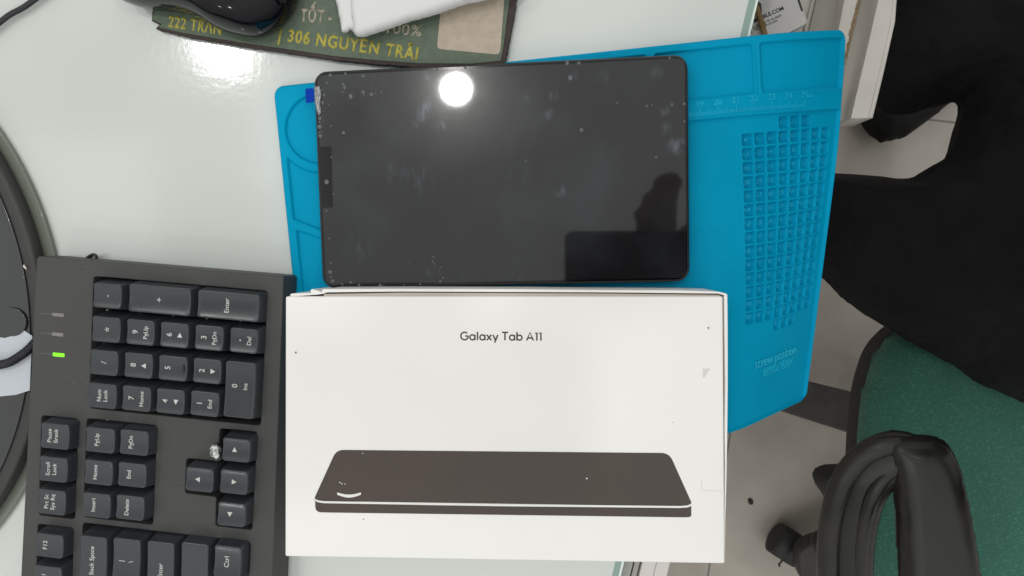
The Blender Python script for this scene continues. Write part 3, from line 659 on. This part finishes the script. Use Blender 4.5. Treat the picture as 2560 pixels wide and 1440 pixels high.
for i in range(len(q) - 1):
    for k in range(60):
        t_ = k / 60; p0, p1, p2, p3 = q[max(i - 1, 0)], q[i], q[i + 1], q[min(i + 2, len(q) - 1)]
        c_ = .5 * ((2 * p1) + (p2 - p0) * t_ + (2 * p0 - 5 * p1 + 4 * p2 - p3) * t_ * t_ + (3 * p1 - p0 - 3 * p2 + p3) * t_ ** 3)
        d = (p2 - p0).normalized(); nn = Vector((-d.y, d.x, 0)); a = 2 * math.pi * (i * 60 + k) / 11
        coil.append(c_ + (nn * math.cos(a) + Vector((0, 0, 1)) * math.sin(a)) * .0021)
tag(link('coiled_cord', tube(coil, .00075, 6, smooth=0), material('cord_navy', (.010, .009, .018), .4)), 'dark coiled cord lying across the white label on the stand', 'cord')
p = un(62, 668, .0145)
me = inflate([(-.0012, .0012), (-.0002, .0018), (.0006, .0006), (.0014, -.0004), (.001, -.0019), (.0001, -.0009), (-.0009, -.0003)], .0003, .0003, .0004)
tag(link('paper_scrap', me, material('scrap_white', (.6, .56, .5), .8), M=TM(p.x, p.y, .0146)), 'tiny torn white paper scrap on the dark stand base', 'scrap')

# ------------------------------------------------------------------ printed board, mouse, paper bag
BZ = .0065
board_px = [(380, 27), (378, 52), (401, 60), (388, 71), (455, 88), (600, 113), (740, 134), (833, 148), (940, 159), (1045, 167), (1180, 166), (1262, 158), (1269, 120), (1277, 80), (1284, 40), (1290, 0), (1300, -60), (900, -90), (600, -60), (420, -20)]
m_bg = material('board_green', (.105, .142, .100), .65, var=.35, vscale=260, bump=.8, bscale=650, var2=(.082, .112, .080))
m_bb = material('board_brown', (.05, .033, .030), .75, var=.4, vscale=220, bump=.8, bscale=700)
sign = thing('shop_sign', 'worn green advertising board with yellow street address lettering, torn edge', 'sign')
bo = W2(board_px, BZ)
import itertools
rag = []
for a, b2 in zip(bo, bo[1:] + bo[:1]):
    L = math.hypot(b2[0] - a[0], b2[1] - a[1]); n = max(1, int(L / .0016))
    for i in range(n): rag.append((a[0] + (b2[0] - a[0]) * i / n + random.uniform(-.00022, .00022), a[1] + (b2[1] - a[1]) * i / n + random.uniform(-.00022, .00022)))
core = link('core', prism([rag], .0004, BZ - .0005), m_bb, sign)
face_px = [(384, 30), (381, 50), (405, 60), (396, 68), (457, 82), (602, 106), (742, 126), (835, 140), (940, 150), (1045, 158), (1180, 159), (1252, 152), (1258, 120), (1263, 80), (1268, 40), (1274, 0), (1282, -55), (900, -85), (600, -56), (424, -17)]
link('printed_face', prism([W2(face_px, BZ)], BZ - .0004, BZ), m_bg, sign)
m_ye = material('letter_yellow', (.50, .43, .05), .7, var=.45, vscale=620, bump=.6, bscale=600, var2=(.30, .28, .07))
m_be = material('letter_beige', (.52, .45, .35), .7, var=.4, vscale=420, bump=.6, bscale=600, var2=(.24, .22, .17))
def signtext(s, p0, p1, size, mat_, bold=.032):
    a = un(*p0, BZ); b2 = un(*p1, BZ); w = (b2 - a).length
    m = textmesh(s, size, bold, .00008, align='LEFT', width=w, space=1.12); xm = min(v.co.x for v in m.vertices)
    m.transform(Matrix.Translation((a.x, a.y, BZ + .00003)) @ Matrix.Rotation(math.atan2(b2.y - a.y, b2.x - a.x), 4, 'Z') @ Matrix.Translation((-xm, 0, 0)))
    return link('lettering', m, mat_, sign)
signtext('306 NGUYỄN TRÃI', (718, 103), (1043, 150), .0101, m_ye)
signtext('222 TRẦN', (420, 66), (552, 86), .0094, m_ye)
signtext('|', (695, 101), (700, 102), .0098, m_ye, .01)
signtext('TỐT -', (750, 53), (829, 57), .0101, m_be)
signtext('100%', (966, 81), (1052, 91), .0090, m_be, .02)
link('blank_panel', prism([roundpoly(W2([(1108, -40), (1262, -18), (1250, 137), (1092, 122)], BZ), .0028)], BZ - .0001, BZ + .00012), material('panel_beige', (.47, .395, .315), .75, var=.14, vscale=260, bump=.6, bscale=500), sign)

MZ = .010
mo = un(532, -22, MZ)
mouse = thing('computer_mouse', 'glossy black computer mouse resting on the green board', 'mouse', TM(mo.x, mo.y, .0068, 0))
Mi = mouse.matrix_world.inverted()
m_px = [(296, -40), (304, -10), (325, 11), (377, 26), (450, 33), (506, 52), (566, 82), (622, 95), (657, 95), (687, 83), (714, 64), (738, 34), (750, 0), (752, -40), (738, -90), (700, -130), (640, -150), (540, -150), (440, -140), (360, -120), (312, -85)]
m_out = [Vector((Mi @ un(x, y, MZ))[:2]) for x, y in m_px]
def mouse_shell():
    bm = bmesh.new(); rings = []; K = len(m_out); dense = []
    for i in range(K):
        p0, p1, p2, p3 = m_out[i - 1], m_out[i], m_out[(i + 1) % K], m_out[(i + 2) % K]
        for k in range(4):
            t_ = k / 4; dense.append(.5 * ((2 * p1) + (p2 - p0) * t_ + (2 * p0 - 5 * p1 + 4 * p2 - p3) * t_ * t_ + (3 * p1 - p0 - 3 * p2 + p3) * t_ ** 3))
    hub_ = Vector((.0, .002)); nv = 16
    for f, z in [(.93, 0), (.985, .004)] + [(math.cos(a) ** .75, .008 + .026 * math.sin(a)) for a in np.linspace(0, 1.5, nv)]:
        rings.append([bm.verts.new((hub_.x + (p.x - hub_.x) * f, hub_.y + (p.y - hub_.y) * f, z)) for p in dense])
    m = len(dense)
    for A, B in zip(rings, rings[1:]):
        for i in range(m): bm.faces.new((A[i], A[(i + 1) % m], B[(i + 1) % m], B[i]))
    bm.faces.new(rings[-1]); bm.faces.new(rings[0][::-1]); bmesh.ops.recalc_face_normals(bm, faces=bm.faces)
    me = bpy.data.meshes.new('m'); bm.to_mesh(me); bm.free(); return me
m_ms = material('mouse_gloss', (.004, .004, .006), .1, spec=.3)
link('shell', mouse_shell(), m_ms, mouse, smooth=True)
# grey side grip along the near flank
mz2 = .012
grip_px = [(512, 49), (545, 67), (580, 82), (620, 91), (655, 90), (668, 82), (640, 68), (605, 57), (565, 48), (535, 44)]
gp = [tuple((Mi @ un(x, y, mz2))[:2]) for x, y in grip_px]
gm = inflate(gp, .0012, .004, .004); gm.transform(Matrix.Translation((0, .0004, mz2 - .0052)))
link('side_grip', gm, material('grip_grey', (.06, .062, .065), .45), mouse)
seam = [Mi @ un(x, y, .020) for x, y in ((330, 4), (400, 14), (480, 27), (550, 40), (610, 56), (655, 76))]
link('button_seam', tube(seam, .0005, 6), m_well, mouse)

bag_px = [(820, -60), (836, 0), (842, 30), (850, 74), (853, 80), (866, 79), (872, 70), (884, 84), (898, 93), (914, 93), (960, 78), (1030, 54), (1090, 38), (1160, 13), (1215, 2), (1255, -10), (1330, -80)]
bz = .0165
bagp = [(un(x, y, bz).x, un(x, y, bz).y) for x, y in bag_px]
m_bag = material('tissue_white', (.68, .68, .675), .6, var=.04, vscale=30, bump=.3, bscale=60)
def bz_(px): return [(un(x, y, bz).x, un(x, y, bz).y) for x, y in px]
bagt = thing('tissue_packet', 'white folded tissue paper packet lying on the green board', 'paper', TM(0, 0, bz))
link('upper_fold', inflate(bz_([(876, -60), (876, 0), (880, 50), (884, 84), (890, 90), (898, 94), (914, 93), (960, 78), (1030, 54), (1090, 38), (1160, 13), (1215, 2), (1255, -10), (1330, -80)]), .0014, .0050, .005, nz=.0011, nsc=45), m_bag, bagt)
lf = inflate(bz_([(815, -60), (836, 0), (842, 30), (850, 74), (853, 80), (866, 80), (872, 70), (884, 84), (900, 60), (905, 0), (905, -60)]), .0014, .0026, .004, nz=.0006, nsc=60); lf.transform(Matrix.Translation((0, 0, -.0022))); link('lower_fold', lf, m_bag, bagt)
fl = inflate(bz_([(1150, -60), (1158, 8), (1200, 1), (1262, -14), (1330, -80)]), .0014, .0012, .002); fl.transform(Matrix.Translation((0, 0, .0052))); link('folded_flap', fl, m_bag, bagt)

# ------------------------------------------------------------------ drawer unit and cards
m_dr = material('drawer_laminate', (.60, .565, .52), .5, var=.12, vscale=18, bump=.05, bscale=200)
m_drg = material('drawer_grey', (.36, .335, .295), .55, var=.2, vscale=14, bump=.1, bscale=150)
m_ray = material('chipboard_raw', (.30, .20, .11), .9, var=.5, vscale=500, bump=1.0, bscale=900)
drawer = thing('drawer_unit', 'grubby white laminate drawer unit with chipped edge beside the desk', 'drawer unit')
def strip(name, px, z1, dz, m, jag=None, bev=.0004):
    return link(name, prism([W2(px, z1)], z1 - dz, z1, bev), m, drawer)
strip('shelf', [(1830, -120), (2110, -120), (2060, 120), (1990, 330), (1800, 330)], -.085, .012, m_dr)
strip('shelf_lip', [(2044, -120), (2068, -120), (2024, 80), (2005, 200), (1992, 200), (2010, 80), (2030, 0)], -.082, .004, m_dr)
strip('side_panel', [(2066, -120), (2137, -120), (2111, 0), (2080, 130), (2060, 260), (2000, 260), (2022, 80), (2050, -40)], -.079, .018, m_drg)
strip('divider_board', [(2137, -120), (2182, -120), (2153, 0), (2126, 108), (2112, 168), (2090, 250), (2062, 250), (2087, 120), (2111, 0)], -.066, .03, m_dr)
rg, rgl = [], []
for i in range(130):
    y = -110 + i * 2.25; x = 2152.5 - (y - 0) * .245
    rg.append((x + random.uniform(-1.2, .4), y)); rgl.append((x - 5 - 9 * max(0, mnoise.noise(Vector((y * .045, 2, 1))) + .25) + random.uniform(-1.6, 1.6), y))
strip('raw_edge', rg + rgl[::-1], -.0652, .002, m_ray, bev=0)
strip('inner_board', [(2184, -120), (2222, -120), (2195, 0), (2160, 148), (2125, 295), (2106, 303), (2070, 310), (2086, 250), (2112, 168), (2126, 108), (2153, 0)], -.08, .03, m_drg)
strip('front_board', [(2223, -120), (2268, -120), (2242, 0), (2238, 55), (2210, 180), (2182, 295), (2127, 296), (2162, 148), (2196, 0)], -.07, .034, m_dr)
strip('front_facing', [(2248, -120), (2262, -120), (2240, 0), (2237, 56), (2209, 180), (2181, 293), (2172, 293), (2200, 176), (2226, 60)], -.0694, .033, m_dr)
CZ = -.069
ca = un(2020, 57.5, CZ); cu_ = (un(2020, 57.5, CZ) - un(1977, 79, CZ)).normalized(); cang = math.atan2(cu_.y, cu_.x)
def card(dx, dy, z, label, a=0):
    o = TM(ca.x + dx, ca.y + dy, z, cang + a)
    me = prism([rrect(-.090, 0, 0, .054, .003)], 0, .0005)
    return tag(link('business_card', me, material('card_white', (.62, .60, .585), .45), M=o), label, 'business card', 'business cards on the shelf')
CM = TM(ca.x, ca.y, CZ, cang)
c1 = card(0, 0, CZ, 'topmost white business card with black lettering, under the desk glass edge')
card(-.0012, -.0024, CZ - .0035, 'middle business card peeking out just below the lettered card', .01)
card(-.0005, -.0046, CZ - .007, 'lowest business card of the small stack on the shelf', -.015)
CMt = CM.copy(); CMt.translation.z += .0005
def cl_(px, py): p = unp(px, py, CMt); return p.x, p.y
m_ink = material('card_ink', (.02, .024, .02), .5)
def cardtext(s, p0, p1, size, bold):
    a = cl_(*p0); b2 = cl_(*p1); m = textmesh(s, size, bold, .00004, align='LEFT', width=math.hypot(b2[0] - a[0], b2[1] - a[1])); xm = min(v.co.x for v in m.vertices)
    m.transform(Matrix.Translation((a[0], a[1], .00055)) @ Matrix.Rotation(math.atan2(b2[1] - a[1], b2[0] - a[0]), 4, 'Z') @ Matrix.Translation((-xm, 0, 0))); return m
inkm = [cardtext('AMOBILE.COM', (1877.5, 60), (1960, 24), .0034, .03), cardtext('an là di động hơn 90 chi nhánh', (1868, 79), (1954, 40), .0022, .01), cardtext('hàng - Giá rẻ nhất cả nước', (1868, 85), (1945, 53), .0022, .01)]
def inkpoly(px): return sheet([cl_(*p) for p in px], .0006)
inkm.append(inkpoly([(1884, 40), (1890, 12), (1894, 5), (1899, 5), (1903, 10), (1905, 30), (1900, 34), (1897, 15), (1894, 14), (1891, 36)]))
inkm.append(inkpoly([(1983, -30), (1990, -30), (2007.5, 27), (2003, 29)]))
link('lettering', join(inkm), m_ink, c1)
rb = [un(x, y, CZ + .003) for x, y in ((1890, 16), (1893, 24), (1898, 40), (1904, 58), (1910, 78), (1916, 100))]
tag(link('rubber_band', tube(rb, [.0016, .002, .0019, .0018, .0018, .0018], 8, up=(0, 0, 1), sx=.35), material('rubber_tan', (.27, .15, .03), .4, var=.3, vscale=300)), 'tan rubber band strip across the top business card', 'rubber band')

# ------------------------------------------------------------------ office chair
chair = thing('office_chair', 'green fabric office chair with black armrest beside the desk', 'chair', TM(*un(2500, 1150, FZ)[:2], FZ))
cinv = chair.matrix_world.inverted()
def clink(name, me, m, **k):
    me.transform(cinv); return link(name, me, m, chair, **k)
m_fab = material('seat_fabric', (.045, .13, .088), .9, sheen=.2)
t = m_fab.node_tree; b = t.nodes['Principled BSDF']; co = N(t, 'ShaderNodeTexCoord')
vo = N(t, 'ShaderNodeTexVoronoi'); vo.inputs['Scale'].default_value = 330; t.links.new(co.outputs['Object'], vo.inputs[0])
v2 = N(t, 'ShaderNodeMapRange'); v2.inputs[1].default_value = .25; v2.inputs[2].default_value = .5; t.links.new(vo.outputs['Distance'], v2.inputs[0])
n4 = N(t, 'ShaderNodeTexNoise'); n4.inputs['Scale'].default_value = 260; n4.inputs['Detail'].default_value = 2; t.links.new(co.outputs['Object'], n4.inputs[0])
m4 = N(t, 'ShaderNodeMapRange'); m4.inputs[1].default_value = .5; m4.inputs[2].default_value = .58; t.links.new(n4.outputs[0], m4.inputs[0])
mm4 = N(t, 'ShaderNodeMath', operation='MAXIMUM'); t.links.new(v2.outputs[0], mm4.inputs[0]); t.links.new(m4.outputs[0], mm4.inputs[1])
mx = N(t, 'ShaderNodeMix', data_type='RGBA'); mx.inputs[6].default_value = (.042, .160, .114, 1); mx.inputs[7].default_value = (.024, .115, .082, 1); t.links.new(mm4.outputs[0], mx.inputs[0]); t.links.new(mx.outputs[2], b.inputs['Base Color'])
bp_ = N(t, 'ShaderNodeBump'); bp_.inputs['Strength'].default_value = .5; bp_.inputs['Distance'].default_value = .0006; bp_.invert = True; t.links.new(mm4.outputs[0], bp_.inputs['Height']); t.links.new(bp_.outputs[0], b.inputs['Normal'])
m_bk = material('chair_plastic', (.009, .0088, .0088), .34, var=.6, vscale=30, bump=.12, bscale=600, rvar=.14, var2=(.022, .020, .018), spec=.42)
m_trim = material('chair_trim', (.012, .012, .012), .6)
SZ = -.30
seat_px = [(2162, 1420), (2155, 1250), (2157, 1100), (2172, 980), (2200, 890), (2245, 838), (2330, 790), (2600, 740), (2900, 760), (3000, 900), (3020, 1200), (2980, 1500), (2850, 1620), (2400, 1640), (2220, 1560)]
me = inflate(W2(seat_px, SZ), .012, .028, .05); me.transform(Matrix.Translation((0, 0, SZ - .02))); clink('seat', me, m_fab)
trim_px = [(2143, 1430), (2141, 1250), (2146, 1095), (2160, 975), (2190, 882), (2238, 828), (2330, 775), (2600, 725), (2900, 745), (3015, 890), (3035, 1200), (2995, 1510), (2860, 1635), (2400, 1655), (2205, 1570)]
clink('seat_shell', prism([roundpoly(W2(trim_px, SZ - .02), .03)], SZ - .06, SZ - .018, .008), m_trim, smooth=False)
AZ = -.085
pad_px = [(2215, 1108), (2250, 1100), (2300, 1095), (2350, 1098), (2385, 1112), (2405, 1140), (2422, 1180), (2436, 1240), (2450, 1310), (2462, 1380), (2472, 1450), (2490, 1620), (2284, 1620), (2266, 1450), (2261, 1350), (2254, 1250), (2246, 1190), (2232, 1150)]
me = inflate(W2(roundpoly(pad_px, 14), AZ), .0026, .016, .016); me.transform(Matrix.Translation((0, 0, AZ - .012))); clink('armrest_pad', me, m_bk)
def armtube(pp, r, sx_): 
    return tube([un(p[0], p[1], p[2] - (0 if isinstance(r, list) and max(r) > .01 else .0035)) for p in pp], r, 16, sx=sx_, up=(0, 0, 1))
arm = [(2300, 1145, -.098), (2245, 1138, -.1), (2195, 1160, -.106), (2155, 1205, -.115), (2130, 1270, -.13), (2119, 1350, -.15), (2117, 1440, -.17), (2118, 1560, -.2)]
clink('armrest_loop', armtube(arm, [.014, .0185, .0192, .0196, .0198, .020, .020, .020], .62), m_bk)
rid = [(2262, 1108, -.088), (2205, 1118, -.09), (2150, 1145, -.096), (2105, 1205, -.105), (2080, 1280, -.12), (2070, 1350, -.138), (2068, 1440, -.158), (2070, 1560, -.19)]
clink('armrest_ridge', armtube(rid, [.005, .0072, .0078, .008, .008, .008, .008, .008], .8), m_bk)
rid = [(2255, 1172, -.092), (2216, 1188, -.094), (2184, 1230, -.1), (2164, 1290, -.114), (2153, 1360, -.132), (2150, 1440, -.152), (2152, 1560, -.19)]
clink('armrest_ridge', armtube(rid, [.004, .005, .0058, .006, .006, .006, .006], 1), m_bk)
for q in ([(2120, 1158), (2060, 1163), (2040, 1172), (2031, 1188), (2034, 1205), (2058, 1240), (2085, 1275), (2120, 1270)], [(2120, 1310), (2054, 1326), (2036, 1334), (2026, 1350), (2030, 1368), (2052, 1405), (2080, 1440), (2120, 1430)]):
    me = inflate(roundpoly(W2(q, -.36), .008), .0022, .02, .018); me.transform(Matrix.Translation((0, 0, -.36))); clink('lever', me, m_trim)
hub = un(2500, 1150, -.62)
clink('hub', prism([[(hub.x + .045 * math.cos(a), hub.y + .045 * math.sin(a)) for a in np.linspace(0, 6.283, 32, endpoint=False)]], -.68, -.36, .005), m_trim)
m_base = material('chair_base', (.05, .043, .038), .6, var=.55, vscale=25, bump=.3, bscale=250)
def baseleg(px, zt): clink('base_leg', prism([roundpoly(W2(px, zt), .012)], zt - .035, zt, .004), m_base)
baseleg([(1880, 925), (2022, 959), (2160, 993), (2400, 1060), (2540, 1120), (2520, 1200), (2400, 1180), (2149, 1092), (1953, 1029), (1870, 1000)], -.665)
baseleg([(1996, 1380), (2030, 1357), (2075, 1345), (2300, 1230), (2470, 1130), (2530, 1190), (2350, 1330), (2160, 1450), (2030, 1490), (2000, 1440)], -.665)
baseleg([(2480, 1170), (2550, 1170), (2700, 1600), (2600, 1640)], -.665); baseleg([(2500, 1100), (2560, 1190), (2950, 1150), (2940, 1060)], -.665); baseleg([(2460, 1150), (2530, 1110), (2700, 700), (2620, 690)], -.665)
cx = un(1968, 1362, -.722); cd = (un(2010, 1388, -.722) - un(1936, 1340, -.722)).normalized()
me = tube([cx - cd * .024, cx - cd * .0225, cx - cd * .003, cx, cx + cd * .003, cx + cd * .0225, cx + cd * .024], [.022, .025, .0255, .023, .0255, .025, .022], 28, smooth=0)
clink('caster', me, m_trim)
hk = [un(x, y, -.725) for x, y in ((1957, 1398), (1952, 1406), (1947, 1411), (1950, 1416))]
clink('caster_clip', tube(hk, .0016, 6), m_bk)
p = un(1876, 1253, FZ)  # unidentified small dark spot, modelled as a low lump
me = inflate([(.0042 * math.cos(a), .0058 * math.sin(a)) for a in np.linspace(0, 6.28, 16, endpoint=False)], .0015, .002, .004)
tag(link('dark_spot', me, material('spot_dark', (.02, .012, .008), .6), M=TM(p.x, p.y, FZ + .002, .4)), 'tiny dark brown spot on the floor tile by the box', 'plug')

# ------------------------------------------------------------------ seated person in black
BPZ = -.27
per_px = [(2330, -260), (2200, -60), (2165, 120), (2175, 240), (2208, 291), (2262, 291), (2340, 272), (2418, 248), (2401, 300), (2397, 325), (2380, 380), (2330, 411), (2284, 441), (2230, 441), (2130, 431), (2040, 426), (1992, 470), (1975, 560), (1990, 650), (2058, 700), (2090, 738), (2160, 790), (2240, 840), (2390, 923), (2450, 966), (2560, 1012), (2700, 1040), (2860, 960), (2960, 800), (3000, 500), (2960, 100), (2800, -200), (2560, -330)]
legs = inflate(W2(per_px, BPZ), .008, .07, .075); legs.transform(Matrix.Translation((0, 0, BPZ)))
def skin(chains, name='sk'):
    bm = bmesh.new(); lay = bm.verts.layers.skin.verify(); first = True; d = {}
    for ch in chains:
        prev = None
        for p, r in ch:
            key = tuple(round(c, 4) for c in p)
            if key not in d:
                v = bm.verts.new(p); v[lay].radius = (r, r); v[lay].use_root = first; first = False; d[key] = v
            v = d[key]
            if prev is not None and prev is not v: bm.edges.new((prev, v))
            prev = v
    me = bpy.data.meshes.new(name); bm.to_mesh(me); bm.free()
    o = bpy.data.objects.new(name, me); C.objects.link(o)
    o.modifiers.new('s', 'SKIN'); s = o.modifiers.new('u', 'SUBSURF'); s.levels = 1; s.render_levels = 1
    r = eval_mesh(o); bpy.data.objects.remove(o); return r
pel = un(2790, 480, -.24); px_, py_ = pel.x, pel.y
sh_ = (px_ + .02, py_, .25); nk = (px_ - .02, py_, .33); hd = (px_ - .06, py_, .43)
rs = (px_ - .02, py_ + .18, .23); ls = (px_ - .02, py_ - .18, .23)
re_ = (px_ - .12, py_ + .24, .28); rw = (.195, .075, .456); rp = (.132, .030, .449)
le = (px_ - .05, py_ - .27, .0); lw = (px_ - .02, py_ - .2, -.16)
pelv = (px_, py_, -.2)
ka = tuple(un(2330, 80, -.3)); fa = tuple(un(2330, 150, -.69)); kbn = tuple(un(2060, 560, -.3)); fb = tuple(un(2010, 560, -.69))
body_me = skin([[(pelv, .15), ((px_ + .02, py_, 0), .13), (sh_, .12), (nk, .055), (hd, .085), ((px_ - .07, py_, .5), .075)], [(sh_, .12), (rs, .065), (re_, .048), (rw, .046), (rp, .046)], [(sh_, .12), (ls, .065), (le, .045), (lw, .035)],
                [(ka, .05), (fa, .036)], [(kbn, .05), (fb, .04)]])
fing = []
for i, (dx, dy, ln) in enumerate(((0, .034, .62), (-.004, .018, .9), (-.006, .002, 1.1), (-.004, -.014, 1.05))):
    b0 = Vector(rp) + Vector((-.012, dy, .004)); fing.append(skin([[(tuple(b0), .014), (tuple(b0 + Vector((-.022 * ln, dy * .1, .004))), .0125), (tuple(b0 + Vector((-.038 * ln, dy * .1 - .004, .001))), .011), (tuple(b0 + Vector((-.050 * ln, dy * .1 - .008, -.004))), .0095)]]))
fing.append(skin([[(tuple(Vector(rp) + Vector((.01, -.01, -.012))), .011), (tuple(Vector(rp) + Vector((-.012, -.026, -.022))), .0095), (tuple(Vector(rp) + Vector((-.036, -.036, -.025))), .008)]]))
pm = join([legs, body_me] + fing)
m_cl = material('black_cloth', (.008, .0075, .0092), .85, var=.4, vscale=25, bump=1.0, bscale=14, spec=.2)
[n for n in m_cl.node_tree.nodes if n.type == 'BUMP'][0].inputs['Distance'].default_value = .03
m_skin = material('skin', (.42, .26, .19), .5)
po = link('person', pm, [m_cl, m_skin])
rm = po.modifiers.new('r', 'REMESH'); rm.mode = 'VOXEL'; rm.voxel_size = .006; rm.use_smooth_shade = True
pm2 = eval_mesh(po); po.modifiers.clear(); po.data = pm2; pm2.name = 'person'
pm2.materials.clear(); pm2.materials.append(m_cl); pm2.materials.append(m_skin)
for f in pm2.polygons:
    c_ = f.center
    f.material_index = 1 if (c_.z > .33 and (c_.x < .24 or (c_ - Vector((px_ - .05, py_, .43))).length < .17)) else 0
    f.use_smooth = True
tag(po, 'person in black clothes seated right of the desk, legs apart, photographing', 'person')
hm = inflate([(.085 * math.cos(a), .095 * math.sin(a)) for a in np.linspace(0, 6.28, 28, endpoint=False)], .008, .06, .09); hm.transform(Matrix.Translation((px_ - .05, py_, .5)))
link('hair', hm, material('hair_black', (.01, .009, .008), .5), po)
def shoe(px, py, ang, name='shoe'):
    c_ = un(px, py, FZ)
    me = inflate([(-.13, 0), (-.125, .03), (-.09, .045), (-.03, .042), (.06, .034), (.12, .034), (.14, .015), (.14, -.015), (.12, -.034), (.06, -.034), (-.03, -.042), (-.09, -.045), (-.125, -.03)], .006, .035, .03, bottom=.9)
    me.transform(TM(c_.x, c_.y, FZ + .033, ang)); link(name, me, material('shoe_black', (.005, .005, .005), .6, spec=.15), po)
shoe(2325, 205, math.radians(35)); shoe(2020, 560, math.radians(5))

# ------------------------------------------------------------------ photographer's phone (seen mirrored in the tablet)
MP = Matrix.Translation(CP) @ CR.to_4x4()
ph = thing('smartphone', 'dark phone held over the tablet, seen mirrored in the screen', 'phone', MP)
ol = rrect(-.013, -.067, .150, .0085, .009)
hole = [(.0045 * math.cos(a), .0045 * math.sin(a)) for a in np.linspace(0, 2 * math.pi, 24, endpoint=False)]
m_ph = material('phone_black', (.003, .004, .008), .3, spec=.3)
link('body', prism([ol, hole], .001, .0085, .001), m_ph, ph)
link('lens_backing', prism([[(x * 1.2, y * 1.2) for x, y in hole]], .0087, .0093), m_ph, ph)
